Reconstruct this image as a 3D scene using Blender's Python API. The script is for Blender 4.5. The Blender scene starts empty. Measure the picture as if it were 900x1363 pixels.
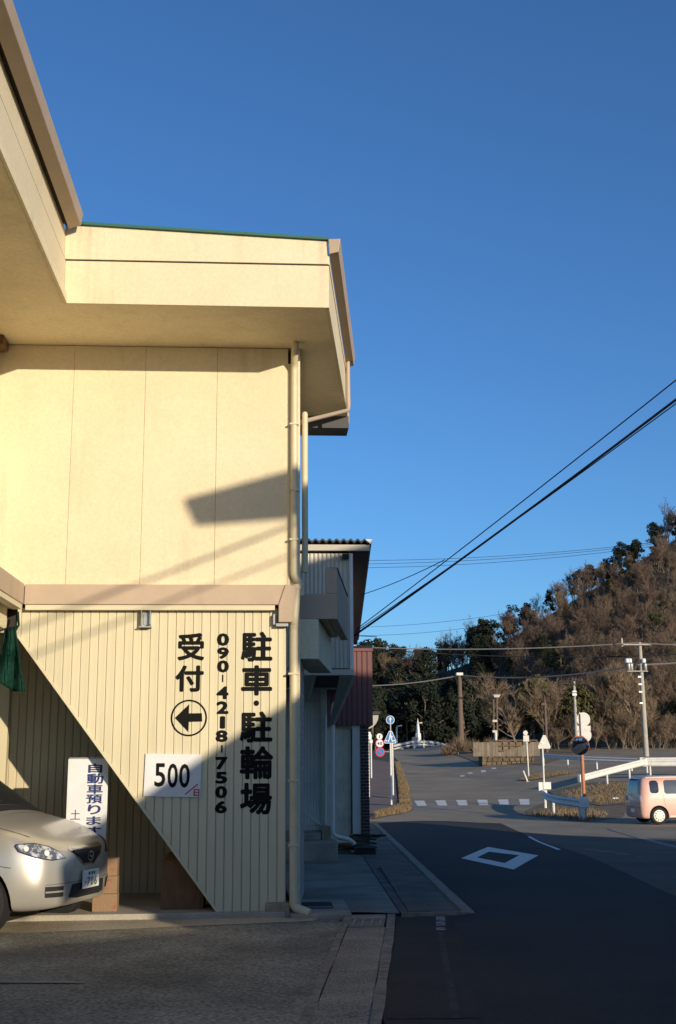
import bpy, bmesh, math, random
from mathutils import Vector, Matrix
from mathutils.bvhtree import BVHTree
from math import sin, cos, pi, radians
random.seed(7)
sc = bpy.context.scene
col = sc.collection

# ---------------------------------------------------------------- camera, sky, sun, exposure
W0, H0, F = 900.0, 1363.0, 1550.0
CX, CY = W0/2, H0/2
CAMZ = 1.6
def _n(v): return v.normalized()
UPc = _n(Vector((400-CX, -6700-CY, F)))
YD = CY+(F*F+(350-CX)*(400-CX))/(6700+CY)
Dc = _n(Vector((350-CX, YD-CY, F)))
Rc = _n((-UPc).cross(Dc))
def c2w(v): return Vector((Rc.dot(v), Dc.dot(v), UPc.dot(v)))
cam_d = bpy.data.cameras.new('camera'); cam = bpy.data.objects.new('camera', cam_d); col.objects.link(cam)
cx_, cy_, cz_ = c2w(Vector((1,0,0))), c2w(Vector((0,-1,0))), c2w(Vector((0,0,-1)))
m4 = Matrix((( cx_.x, cy_.x, cz_.x, 0), (cx_.y, cy_.y, cz_.y, 0), (cx_.z, cy_.z, cz_.z, CAMZ), (0,0,0,1)))
cam.matrix_world = m4
cam_d.sensor_fit = 'VERTICAL'; cam_d.sensor_height = 36; cam_d.lens = 36*F/H0
cam_d.clip_start = 0.05; cam_d.clip_end = 4000
sc.camera = cam

SUN_AZ, SUN_EL = radians(30), radians(11.3)       # right of straight behind the camera; height above the horizon
SUNV = Vector((sin(SUN_AZ)*cos(SUN_EL), -cos(SUN_AZ)*cos(SUN_EL), sin(SUN_EL)))
world = bpy.data.worlds.new('World'); sc.world = world; world.use_nodes = True
wn = world.node_tree; bg = wn.nodes['Background']
sky = wn.nodes.new('ShaderNodeTexSky'); sky.sky_type = 'NISHITA'; sky.sun_disc = False
sky.sun_elevation = SUN_EL; sky.sun_rotation = radians(150); sky.altitude = 50
sky.air_density = 1.0; sky.dust_density = 0.45; sky.ozone_density = 6.2
wn.links.new(sky.outputs[0], bg.inputs[0]); bg.inputs[1].default_value = 0.12
sun_d = bpy.data.lights.new('sun', 'SUN'); sun_d.energy = 3.45; sun_d.angle = radians(0.5); sun_d.color = (1.0, 0.855, 0.645)
sun = bpy.data.objects.new('sun', sun_d); col.objects.link(sun)
sun.rotation_euler = SUNV.to_track_quat('Z', 'Y').to_euler()
sun.location = (20, -30, 30)
sc.view_settings.view_transform = 'Standard'; sc.view_settings.look = 'None'
sc.view_settings.exposure = 0.5; sc.view_settings.gamma = 1.0
sc.cycles.max_bounces = 6; sc.cycles.transparent_max_bounces = 12
sc.cycles.use_denoising = True

# ---------------------------------------------------------------- measuring helpers (photo pixel -> point of the place at a known distance)
def ray(px, py): return c2w(Vector((px-CX, py-CY, F)))
def at(px, py, Y):
    v = ray(px, py); t = Y/v.y; return Vector((v.x*t, Y, CAMZ+v.z*t))
def sst(a, b, x):
    t = min(1, max(0, (x-a)/(b-a))); return t*t*(3-2*t)
def hill(X, Y):
    R = 14+(X-34.6)*0.58 if X > 34.6 else 14-(34.6-X)*0.30
    R = max(0, min(R, 60))*sst(-25, 15, X)
    ft = 113+52*(1-sst(27, 41, X))
    s = R*min(1.0, max(0, (Y-ft)/(195.0-ft)))**0.9
    s *= 1-.55*sst(198, 300, Y)
    b = 8*sst(185, 250, Y)*sst(-60, 5, X)
    return max(s, b)
def gz(X, Y):
    if Y <= 11: z = 0
    elif Y <= 57: z = -0.012*(Y-11)
    elif Y <= 120: z = -0.552+0.044*(Y-57)
    else: z = 2.22
    z += 0.45*sst(12, 19, X)*sst(47, 62, Y)
    z -= 0.28*sst(3.5, 8.5, X)*sst(18, 28, Y)*(1-sst(42, 54, Y))
    if Y > 110: z += hill(X, Y)
    return z
def ground(px, py):
    v = ray(px, py); t = 4.0/v.y
    while t*v.y < 400:
        p = Vector((v.x*t, v.y*t, CAMZ+v.z*t))
        if p.z <= gz(p.x, p.y): return Vector((p.x, p.y, gz(p.x, p.y)))
        t += 0.03/v.y*max(1, t*v.y/20)
    return p

# ---------------------------------------------------------------- materials
def mat(name, c, rough=0.7, c2=None, scale=4.0, metal=0.0, bump=0.0, bscale=60.0, spec=0.4, coat=0.0, detail=6.0, stretch=None, mixlo=0.35, mixhi=0.65, speck=None, rnd=0.0, streak=None):
    m = bpy.data.materials.new(name); m.use_nodes = True
    nt = m.node_tree; b = nt.nodes['Principled BSDF']; L = nt.links
    b.inputs['Roughness'].default_value = rough; b.inputs['Metallic'].default_value = metal
    b.inputs['Specular IOR Level'].default_value = spec
    b.inputs['Coat Weight'].default_value = coat
    b.inputs['Base Color'].default_value = (*c, 1)
    tc = nt.nodes.new('ShaderNodeTexCoord'); src = tc.outputs['Object']
    if stretch:
        mp = nt.nodes.new('ShaderNodeMapping'); mp.inputs['Scale'].default_value = stretch
        L.new(src, mp.inputs[0]); src = mp.outputs[0]
    out = None
    if c2:
        n = nt.nodes.new('ShaderNodeTexNoise'); n.inputs['Scale'].default_value = scale; n.inputs['Detail'].default_value = detail
        n.inputs['Roughness'].default_value = 0.62
        L.new(src, n.inputs['Vector'])
        r = nt.nodes.new('ShaderNodeValToRGB'); r.color_ramp.elements[0].position = mixlo; r.color_ramp.elements[1].position = mixhi
        r.color_ramp.elements[0].color = (*c, 1); r.color_ramp.elements[1].color = (*c2, 1)
        L.new(n.outputs[0], r.inputs[0]); out = r.outputs[0]
    if speck:
        n = nt.nodes.new('ShaderNodeTexNoise'); n.inputs['Scale'].default_value = speck[0]; n.inputs['Detail'].default_value = 2
        L.new(tc.outputs['Object'], n.inputs['Vector'])
        r = nt.nodes.new('ShaderNodeMapRange'); r.inputs[1].default_value = 0.3; r.inputs[2].default_value = 0.7
        r.inputs[3].default_value = 1-speck[1]; r.inputs[4].default_value = 1+speck[1]
        L.new(n.outputs[0], r.inputs[0])
        mx = nt.nodes.new('ShaderNodeMix'); mx.data_type = 'RGBA'; mx.blend_type = 'MULTIPLY'; mx.inputs[0].default_value = 1
        if out: L.new(out, mx.inputs[6])
        else: mx.inputs[6].default_value = (*c, 1)
        L.new(r.outputs[0], mx.inputs[7]); out = mx.outputs[2]
    if streak:      # rain streaks: noise drawn out downwards, only where a second, broad noise lets them show
        mp2 = nt.nodes.new('ShaderNodeMapping'); mp2.inputs['Scale'].default_value = (streak[0], streak[0], streak[0]*.045); L.new(tc.outputs['Object'], mp2.inputs[0])
        n = nt.nodes.new('ShaderNodeTexNoise'); n.inputs['Scale'].default_value = 1; n.inputs['Detail'].default_value = 5; L.new(mp2.outputs[0], n.inputs['Vector'])
        n2 = nt.nodes.new('ShaderNodeTexNoise'); n2.inputs['Scale'].default_value = .9; n2.inputs['Detail'].default_value = 3; L.new(tc.outputs['Object'], n2.inputs['Vector'])
        r1 = nt.nodes.new('ShaderNodeMapRange'); r1.inputs[1].default_value = .52; r1.inputs[2].default_value = .72; L.new(n.outputs[0], r1.inputs[0])
        r2 = nt.nodes.new('ShaderNodeMapRange'); r2.inputs[1].default_value = .42; r2.inputs[2].default_value = .68; L.new(n2.outputs[0], r2.inputs[0])
        mu = nt.nodes.new('ShaderNodeMath'); mu.operation = 'MULTIPLY'; L.new(r1.outputs[0], mu.inputs[0]); L.new(r2.outputs[0], mu.inputs[1])
        mu2 = nt.nodes.new('ShaderNodeMath'); mu2.operation = 'MULTIPLY'; mu2.inputs[1].default_value = streak[1]; L.new(mu.outputs[0], mu2.inputs[0])
        mx = nt.nodes.new('ShaderNodeMix'); mx.data_type = 'RGBA'; mx.inputs[7].default_value = (c[0]*.42, c[1]*.40, c[2]*.38, 1)
        if out: L.new(out, mx.inputs[6])
        else: mx.inputs[6].default_value = (*c, 1)
        L.new(mu2.outputs[0], mx.inputs[0]); out = mx.outputs[2]
    if rnd:
        oi = nt.nodes.new('ShaderNodeObjectInfo'); r = nt.nodes.new('ShaderNodeMapRange')
        r.inputs[3].default_value = 1-rnd; r.inputs[4].default_value = 1+rnd
        L.new(oi.outputs['Random'], r.inputs[0])
        mx = nt.nodes.new('ShaderNodeMix'); mx.data_type = 'RGBA'; mx.blend_type = 'MULTIPLY'; mx.inputs[0].default_value = 1
        if out: L.new(out, mx.inputs[6])
        else: mx.inputs[6].default_value = (*c, 1)
        L.new(r.outputs[0], mx.inputs[7]); out = mx.outputs[2]
    if out: L.new(out, b.inputs['Base Color'])
    if bump:
        n = nt.nodes.new('ShaderNodeTexNoise'); n.inputs['Scale'].default_value = bscale; n.inputs['Detail'].default_value = 4
        L.new(tc.outputs['Object'], n.inputs['Vector'])
        bp = nt.nodes.new('ShaderNodeBump'); bp.inputs['Strength'].default_value = bump; bp.inputs['Distance'].default_value = 0.02
        L.new(n.outputs[0], bp.inputs['Height']); L.new(bp.outputs[0], b.inputs['Normal'])
    return m
def glassy(name, c, rough=0.05):
    m = mat(name, c, rough, spec=0.8); return m

M = {}
M['cream'] = mat('cream_plaster', (0.72,0.62,0.42), 0.75, (0.675,0.575,0.38), 1.3, bump=0.10, bscale=90, speck=(35, .05), streak=(7,.5))
M['cream_soffit'] = mat('cream_soffit', (0.78,0.68,0.46), 0.8, (0.62,0.53,0.36), 1.1, bump=0.15, bscale=40, mixlo=.45, mixhi=.8, speck=(25,.06), streak=(5,.3))
M['cream_metal'] = mat('cream_siding', (0.66,0.59,0.40), 0.45, (0.61,0.545,0.365), 2.2, stretch=(1,1,.25), rnd=.025, streak=(9,.22))
M['cream_pipe'] = mat('cream_pipe', (0.66,0.58,0.38), 0.45, (0.58,0.50,0.33), 3, streak=(12,.5))
M['back_siding'] = mat('olive_siding', (0.60,0.53,0.35), 0.5, (0.53,0.465,0.305), 2.0, stretch=(1,1,.3), rnd=.04)
M['brown'] = mat('pink_brown_paint', (0.49,0.375,0.27), 0.65, (0.44,0.335,0.24), 2.0, bump=.08, bscale=70, streak=(6,.5))
M['gutter'] = mat('brown_gutter', (0.47,0.36,0.25), 0.5, (0.42,0.32,0.22), 3)
M['green_roof'] = mat('green_roof_metal', (0.035,0.13,0.10), 0.4)
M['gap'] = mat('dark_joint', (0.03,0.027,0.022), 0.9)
M['black_paint'] = mat('black_paint', (0.010,0.010,0.010), 0.85, spec=.1)
M['steel'] = mat('galvanised', (0.42,0.42,0.40), 0.4, (0.34,0.34,0.33), 8, metal=.6)
M['conc'] = mat('concrete', (0.38,0.33,0.255), 0.9, (0.25,0.22,0.17), 2.5, bump=.4, bscale=45, speck=(120,.2))
M['conc_lt'] = mat('concrete_light', (0.42,0.38,0.31), 0.9, (0.32,0.29,0.23), 2.5, bump=.3, bscale=45, speck=(120,.15))
M['conc_rough'] = mat('mortar_block', (0.40,0.33,0.24), 0.95, (0.26,0.20,0.14), 6, bump=.8, bscale=30)
M['forecourt'] = mat('worn_forecourt', (0.31,0.283,0.210), 0.92, (0.145,0.132,0.098), .75, bump=.6, bscale=45, speck=(36,.5), detail=10)
M['drain'] = mat('drain_concrete', (0.33,0.285,0.215), 0.92, (0.20,0.172,0.13), 1.5, bump=.7, bscale=60, speck=(60,.6))
M['edge'] = mat('crumbled_edge', (0.31,0.27,0.205), 0.95, (0.17,0.145,0.11), 9, bump=.9, bscale=35)
M['dark_asphalt'] = mat('new_asphalt', (0.027,0.024,0.0205), 0.85, (0.0125,0.0115,0.0105), 0.55, bump=.4, bscale=160, speck=(90,.55), detail=9)
M['patch'] = mat('brown_asphalt_patch', (0.034,0.029,0.023), 0.9, (0.019,0.0165,0.0135), 1.2, bump=.5, bscale=90, speck=(70,.5))
M['old_asphalt'] = mat('old_asphalt', (0.31,0.252,0.172), 0.9, (0.22,0.18,0.124), 0.35, bump=.35, bscale=120, speck=(60,.2), detail=8)
M['red_pave'] = mat('red_paving', (0.21,0.145,0.11), 0.9, (0.17,0.12,0.095), 1.0, bump=.3, bscale=80)
M['paved'] = mat('paved_yard', (0.27,0.232,0.175), 0.85, (0.135,0.117,0.09), 1.1, bump=.3, bscale=60, speck=(80,.2))
M['line'] = mat('road_paint', (0.78,0.74,0.66), 0.8, (0.36,0.34,0.30), 26, speck=(90,.2), mixlo=.5, mixhi=.78)
M['line_worn'] = mat('worn_road_paint', (0.36,0.35,0.33), 0.9, (0.06,0.06,0.06), 22)
M['kerb'] = mat('kerb_stone', (0.33,0.29,0.225), 0.92, (0.20,0.175,0.14), 5, bump=.5, bscale=50)
M['soil'] = mat('hill_soil', (0.075,0.058,0.036), 0.95, (0.035,0.036,0.018), 0.5, bump=.5, bscale=8)
M['dry_grass'] = mat('dry_grass', (0.22,0.155,0.085), 0.9, (0.14,0.10,0.055), 3)
M['dry_ground'] = mat('dry_verge', (0.20,0.15,0.085), 0.95, (0.12,0.09,0.055), 2, bump=.8, bscale=14)
M['corr'] = mat('grey_corrugated', (0.58,0.54,0.47), 0.5, (0.50,0.465,0.405), 2, metal=.1)
M['corr_low'] = mat('blue_grey_corrugated', (0.60,0.57,0.50), 0.5, (0.52,0.49,0.43), 2)
M['black_roof'] = mat('black_roof', (0.022,0.023,0.025), 0.55, bump=.1)
M['whitish'] = mat('off_white_trim', (0.80,0.79,0.75), 0.5, (0.72,0.71,0.68), 3)
M['grey_beam'] = mat('grey_beam', (0.56,0.51,0.43), 0.7, (0.48,0.44,0.37), 3)
M['grey_pipe'] = mat('grey_pipe', (0.66,0.62,0.54), 0.45)
M['maroon'] = mat('maroon_siding', (0.150,0.055,0.054), 0.5, (0.128,0.047,0.047), 2)
M['block_wall'] = mat('grey_block_wall', (0.62,0.54,0.42), 0.9, (0.48,0.42,0.33), 3, bump=.3, bscale=60)
M['brick'] = mat('dark_brick', (0.055,0.038,0.032), 0.8, (0.035,0.026,0.023), 8, bump=.3)
M['mortar'] = mat('pale_mortar', (0.30,0.28,0.26), 0.9)
M['tile'] = mat('cream_tile', (0.42,0.40,0.35), 0.6, (0.36,0.34,0.30), 6)
M['wood'] = mat('brown_plywood', (0.20,0.115,0.06), 0.8, (0.14,0.08,0.042), 5, stretch=(6,6,1), bump=.2)
M['block_red'] = mat('painted_wood_block', (0.27,0.175,0.10), 0.9, (0.33,0.075,0.04), 5.5, mixlo=.54, mixhi=.66, bump=.5, bscale=40)
M['sign_white'] = mat('sign_white', (0.72,0.72,0.72), 0.4, (0.66,0.66,0.65), 4)
M['sign_navy'] = mat('sign_navy', (0.015,0.028,0.13), 0.5)
M['sign_red'] = mat('sign_red', (0.50,0.025,0.05), 0.5)
M['sign_blue'] = mat('sign_blue', (0.015,0.16,0.42), 0.4)
M['sign_back'] = mat('sign_back', (0.62,0.60,0.54), 0.5, (0.54,0.52,0.47), 6)
M['post_white'] = mat('white_post', (0.70,0.68,0.62), 0.45, (0.60,0.57,0.50), 5)
M['rail_white'] = mat('white_guardrail', (0.72,0.70,0.65), 0.45, (0.62,0.59,0.53), 4)
M['rail_grey_shade'] = mat('grey_shade_rail', (0.58,0.57,0.55), 0.5, (0.50,0.49,0.47), 4)  # white beam paint greyed for its shaded face; plain grey on the bridge
M['orange'] = mat('faded_orange', (0.50,0.20,0.09), 0.6, (0.42,0.16,0.075), 6)
M['mirror'] = mat('mirror_face', (0.30,0.36,0.44), 0.06, metal=1.0)
M['net'] = mat('green_net', (0.010,0.050,0.034), 0.95, (0.006,0.028,0.02), 20, spec=.1)
M['pole_conc'] = mat('pole_concrete', (0.42,0.38,0.32), 0.9, (0.35,0.32,0.27), 3)
M['pole_brown'] = mat('pole_brown', (0.13,0.09,0.065), 0.8)
M['wire'] = mat('black_wire', (0.015,0.015,0.017), 0.7)
M['wire_lt'] = mat('pale_wire', (0.20,0.19,0.18), 0.6)
M['bark'] = mat('bare_bark', (0.22,0.175,0.13), 0.95, (0.15,0.115,0.085), 3)
M['twig'] = mat('bare_twig', (0.190,0.130,0.092), 0.95, (0.130,0.089,0.064), .5, rnd=.35)
M['twig_tan'] = mat('tan_twig', (0.225,0.162,0.104), 0.95, (0.165,0.120,0.078), .5, rnd=.28)
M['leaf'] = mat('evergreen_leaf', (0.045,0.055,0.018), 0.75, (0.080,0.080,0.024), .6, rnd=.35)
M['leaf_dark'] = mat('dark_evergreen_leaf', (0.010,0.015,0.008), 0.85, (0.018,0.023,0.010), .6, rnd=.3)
M['leaf_olive'] = mat('olive_leaf', (0.085,0.078,0.024), 0.8, (0.055,0.056,0.02), .6, rnd=.3)
M['silver'] = mat('silver_paint', (0.58,0.55,0.475), 0.31, metal=.55, coat=.35)
M['pink'] = mat('pink_paint', (0.60,0.355,0.275), 0.35, coat=.5)
M['rubber'] = mat('rubber', (0.015,0.015,0.016), 0.85)
M['dark_plastic'] = mat('dark_plastic', (0.02,0.02,0.022), 0.6)
M['glass'] = glassy('dark_car_glass', (0.02,0.022,0.025))
M['glass_side'] = glassy('tinted_side_glass', (0.075,0.075,0.08))
M['lens'] = mat('headlamp_lens', (0.10,0.11,0.12), 0.08, (0.55,0.55,0.55), 14, spec=1.0, mixlo=.48, mixhi=.58, coat=1)
M['chrome'] = mat('chrome', (0.65,0.65,0.64), 0.15, metal=1)
M['tail_red'] = mat('tail_lens', (0.62,0.60,0.60), 0.2, coat=.6)
M['plate'] = mat('plate_white', (0.75,0.74,0.68), 0.5)
M['plate_ink'] = mat('plate_green', (0.02,0.12,0.06), 0.5)
M['hub'] = mat('white_hubcap', (0.74,0.70,0.60), 0.4)
M['house_wall'] = mat('house_wall', (0.80,0.76,0.68), 0.8, (0.74,0.70,0.62), 2)  # near white so the unseen houses bounce light into the shaded passage
M['house_roof'] = mat('house_roof', (0.08,0.08,0.085), 0.7)
M['grate'] = mat('iron_grate', (0.05,0.055,0.055), 0.6, metal=.3)
M['stone'] = mat('rubble_stone', (0.17,0.125,0.075), 0.95, (0.095,0.07,0.045), 4, bump=.6, bscale=12, rnd=.3)
M['board_fence'] = mat('pale_board', (0.21,0.168,0.12), 0.85, (0.15,0.12,0.085), 3, rnd=.25)

# ---------------------------------------------------------------- mesh building
def tag(o, label=None, cat=None, group=None, kind=None):
    if label: o['label'] = label
    if cat: o['category'] = cat
    if group: o['group'] = group
    if kind: o['kind'] = kind
    return o
def empty(name, loc, rz=0.0):
    o = bpy.data.objects.new(name, None); col.objects.link(o); o.location = loc; o.rotation_euler = (0,0,rz)
    o.empty_display_size = .2
    return o
def thing(name, label, cat, loc, group=None, rz=0.0):
    return tag(empty(name, loc, rz), label, cat, group)
def parent_to(o, p):
    o.parent = p
    mw = Matrix.Identity(4); q = p
    while q is not None:
        L_ = Matrix.Translation(q.location) @ q.rotation_euler.to_matrix().to_4x4()
        mw = (L_ @ mw) if q.parent is None else (q.matrix_parent_inverse @ L_ @ mw)
        q = q.parent
    o.matrix_parent_inverse = mw.inverted()
class MB:
    def __init__(s): s.v = []; s.f = []
    def add(s, vs, fs):
        k = len(s.v); s.v += [tuple(a) for a in vs]; s.f += [tuple(i+k for i in f) for f in fs]; return s
    def box(s, x0, x1, y0, y1, z0, z1):
        return s.add([(x,y,z) for z in (z0,z1) for y in (y0,y1) for x in (x0,x1)],
                     [(0,2,3,1),(4,5,7,6),(0,1,5,4),(2,6,7,3),(0,4,6,2),(1,3,7,5)])
    def hexa(s, p):   # 8 points: bottom 4 (ccw from above), top 4
        return s.add(p, [(3,2,1,0),(4,5,6,7),(0,1,5,4),(1,2,6,5),(2,3,7,6),(3,0,4,7)])
    def prism(s, poly, off):    # polygon of 3D points pushed by off
        n = len(poly); off = Vector(off); a = [Vector(p) for p in poly]; b = [p+off for p in a]
        return s.add(a+b, [tuple(range(n))[::-1], tuple(range(n, 2*n))]+[(i,(i+1)%n,n+(i+1)%n,n+i) for i in range(n)])
    def tube(s, pts, r, n=8, cap=True):
        pts = [Vector(p) for p in pts]; rs = r if isinstance(r, (list,tuple)) else [r]*len(pts)
        k = len(s.v); u = None
        for i, p in enumerate(pts):
            a = pts[max(i-1,0)]; b = pts[min(i+1,len(pts)-1)]
            t = (b-a).normalized()
            if u is None:
                u = t.orthogonal().normalized()
            else:
                u = (u-t*u.dot(t)); u = u.normalized() if u.length > 1e-6 else t.orthogonal().normalized()
            w = t.cross(u)
            for j in range(n):
                an = 2*pi*j/n
                s.v.append(tuple(p+(u*cos(an)+w*sin(an))*rs[i]))
        for i in range(len(pts)-1):
            for j in range(n):
                s.f.append((k+i*n+j, k+i*n+(j+1)%n, k+(i+1)*n+(j+1)%n, k+(i+1)*n+j))
        if cap:
            s.f.append(tuple(k+j for j in range(n))[::-1]); e = k+(len(pts)-1)*n
            s.f.append(tuple(e+j for j in range(n)))
        return s
    def lathe(s, prof, c, axis='z', n=24):
        k = len(s.v); c = Vector(c)
        for (r, h) in prof:
            for j in range(n):
                a = 2*pi*j/n
                if axis == 'z': q = (r*cos(a), r*sin(a), h)
                elif axis == 'y': q = (r*cos(a), h, r*sin(a))
                else: q = (h, r*cos(a), r*sin(a))
                s.v.append(tuple(c+Vector(q)))
        for i in range(len(prof)-1):
            for j in range(n):
                s.f.append((k+i*n+j, k+i*n+(j+1)%n, k+(i+1)*n+(j+1)%n, k+(i+1)*n+j))
        s.f.append(tuple(k+j for j in range(n))[::-1]); e = k+(len(prof)-1)*n
        s.f.append(tuple(e+j for j in range(n)))
        return s
    def build(s, name, m, parent=None, smooth=False, bevel=0.0, local=False):
        me = bpy.data.meshes.new(name); me.from_pydata(s.v, [], s.f); me.materials.append(M[m] if isinstance(m, str) else m)
        bm = bmesh.new(); bm.from_mesh(me)
        bmesh.ops.recalc_face_normals(bm, faces=bm.faces)
        bm.to_mesh(me); bm.free()
        if smooth:
            for p in me.polygons: p.use_smooth = True
        o = bpy.data.objects.new(name, me); col.objects.link(o)
        if parent is not None:
            if local: o.parent = parent
            else: parent_to(o, parent)
        if bevel:
            md = o.modifiers.new('bevel', 'BEVEL'); md.width = bevel; md.segments = 2; md.limit_method = 'ANGLE'
        if smooth:
            md = o.modifiers.new('es', 'EDGE_SPLIT'); md.split_angle = radians(40)
        return o
def box(name, m, parent, x0, x1, y0, y1, z0, z1, bevel=0.0):
    return MB().box(x0,x1,y0,y1,z0,z1).build(name, m, parent, bevel=bevel)
def tube(name, m, parent, pts, r, n=10):
    return MB().tube(pts, r, n).build(name, m, parent, smooth=True)
def arc_pts(a, b, c, r, n=5):
    """rounded elbow at b between a and c"""
    a, b, c = Vector(a), Vector(b), Vector(c)
    p = b+(a-b).normalized()*r; q = b+(c-b).normalized()*r
    return [p*(1-t)**2+b*2*t*(1-t)+q*t*t for t in [i/n for i in range(n+1)]]
def bent(pts, r):
    out = [Vector(pts[0])]
    for i in range(1, len(pts)-1): out += arc_pts(pts[i-1], pts[i], pts[i+1], r)
    return out+[Vector(pts[-1])]
def drape(name, m, poly, off, parent=None, step=1.0, thick=0.0):
    """a sheet that follows the lie of the ground"""
    bm = bmesh.new(); vs = [bm.verts.new((p[0], p[1], 0)) for p in poly]; f = bm.faces.new(vs)
    bmesh.ops.recalc_face_normals(bm, faces=bm.faces); bmesh.ops.triangulate(bm, faces=bm.faces[:])
    ys = [p[1] for p in poly]; xs = [p[0] for p in poly]
    cuts = [11, 57, 120]+[y for y in range(int(min(ys))+1, int(max(ys))+1) if y > 18]
    for y in cuts:
        if min(ys) < y < max(ys):
            bmesh.ops.bisect_plane(bm, geom=bm.verts[:]+bm.edges[:]+bm.faces[:], plane_co=(0,y,0), plane_no=(0,1,0))
    if max(ys) > 20:
        for x in range(3, 21):
            if min(xs) < x < max(xs):
                bmesh.ops.bisect_plane(bm, geom=bm.verts[:]+bm.edges[:]+bm.faces[:], plane_co=(x,0,0), plane_no=(1,0,0))
    bmesh.ops.triangulate(bm, faces=[f for f in bm.faces if len(f.verts) > 4])
    for v in bm.verts: v.co.z = gz(v.co.x, v.co.y)+off
    if thick:
        ex = bmesh.ops.extrude_face_region(bm, geom=bm.faces[:])
        for v in [g for g in ex['geom'] if isinstance(g, bmesh.types.BMVert)]: v.co.z -= thick
    bmesh.ops.recalc_face_normals(bm, faces=bm.faces)
    me = bpy.data.meshes.new(name); 
    if not thick:
        for f in bm.faces:
            if f.normal.z < 0: f.normal_flip()
    bm.to_mesh(me); bm.free(); me.materials.append(M[m])
    o = bpy.data.objects.new(name, me); col.objects.link(o)
    if parent: parent_to(o, parent)
    return o
_fc = bpy.data.curves.new('glyph', 'FONT'); _fo = bpy.data.objects.new('glyph_source', _fc); col.objects.link(_fo)
def glyph(ch, name, m, parent, corner, ux, uz, bold=0.02, thick=0.002, local=False):
    """flat lettering: the glyph fills the box corner, corner+ux, corner+uz (bottom-left corner)"""
    _fc.body = ch; _fc.size = 1; _fc.offset = 0; _fc.resolution_u = 3
    dg = bpy.context.evaluated_depsgraph_get(); dg.update()
    me0 = bpy.data.meshes.new_from_object(_fo.evaluated_get(dg))
    xs = [v.co.x for v in me0.vertices]; ys = [v.co.y for v in me0.vertices]
    x0, x1, y0, y1 = min(xs)-bold, max(xs)+bold, min(ys)-bold, max(ys)+bold
    corner, ux, uz = Vector(corner), Vector(ux), Vector(uz); nrm = ux.cross(uz).normalized()
    bm = bmesh.new()
    for q in range(9 if bold else 1):     # a heavier stroke: the outline repeated round a small circle
        dx, dy = (0,0) if q == 0 else (bold*cos(q*pi/4), bold*sin(q*pi/4))
        n0 = len(bm.verts); bm.from_mesh(me0); bm.verts.ensure_lookup_table()
        for v in bm.verts[n0:]:
            v.co = corner+ux*((v.co.x+dx-x0)/(x1-x0))+uz*((v.co.y+dy-y0)/(y1-y0))+nrm*(thick*.4+q*.00012)
    me = bpy.data.meshes.new(name); bm.to_mesh(me); bm.free(); me.materials.append(M[m])
    bpy.data.meshes.remove(me0)
    o = bpy.data.objects.new(name, me); col.objects.link(o)
    if parent:
        if local: o.parent = parent
        else: parent_to(o, parent)
    return o
def disc(name, m, parent, c, r, t, n=28, nrm=(0,-1,0), r_in=None, local=False):
    c = Vector(c); nrm = Vector(nrm).normalized(); u = Vector((0,0,1)).cross(nrm).normalized(); w = nrm.cross(u)
    mb = MB()
    if r_in is None:
        poly = [c+(u*cos(2*pi*i/n)+w*sin(2*pi*i/n))*r for i in range(n)]
        mb.prism(poly, nrm*t)
    else:
        for i in range(n):
            a, b = 2*pi*i/n, 2*pi*(i+1)/n
            P = lambda q, rr: c+(u*cos(q)+w*sin(q))*rr
            k = len(mb.v)
            mb.v += [tuple(x) for x in (P(a,r_in),P(a,r),P(b,r),P(b,r_in))]+[tuple(x+nrm*t) for x in (P(a,r_in),P(a,r),P(b,r),P(b,r_in))]
            mb.f += [(k,k+1,k+2,k+3),(k+4,k+7,k+6,k+5),(k+1,k+5,k+6,k+2),(k,k+3,k+7,k+4)]
    return mb.build(name, m, parent, local=local)
def copy_tree(o, parent=None):
    c = o.copy(); col.objects.link(c)
    if parent: c.parent = parent
    for ch in list(o.children): copy_tree(ch, c)
    return c

# ================================================================ SETTING: ground, roads, pavements
def build_ground():
    xs = sorted(set([-900,-500,-300,-200,-140,-100,-70,-50,-40,-30,-22,-16,-12]+list(range(-9,30))+list(range(30,130,3))+[140,160,190,230,300,450,700,1000]))
    ys = sorted(set([-400,-200,-100,-60,-40,-25,-15,-8,-4]+list(range(0,48))+list(range(48,126))+list(range(126,260,3))+[57,120,270,290,310,340,400,500,700,1000,1600]))
    v = [(x,y,gz(x,y)) for y in ys for x in xs]; nx = len(xs)
    f = [(j*nx+i, j*nx+i+1, (j+1)*nx+i+1, (j+1)*nx+i) for j in range(len(ys)-1) for i in range(nx-1)]
    mb = MB(); mb.v = v; mb.f = f
    return tag(mb.build('ground', 'soil', smooth=False), kind='structure')
build_ground()
def P2(px, py): p = ground(px, py); return (p.x, p.y)
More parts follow.
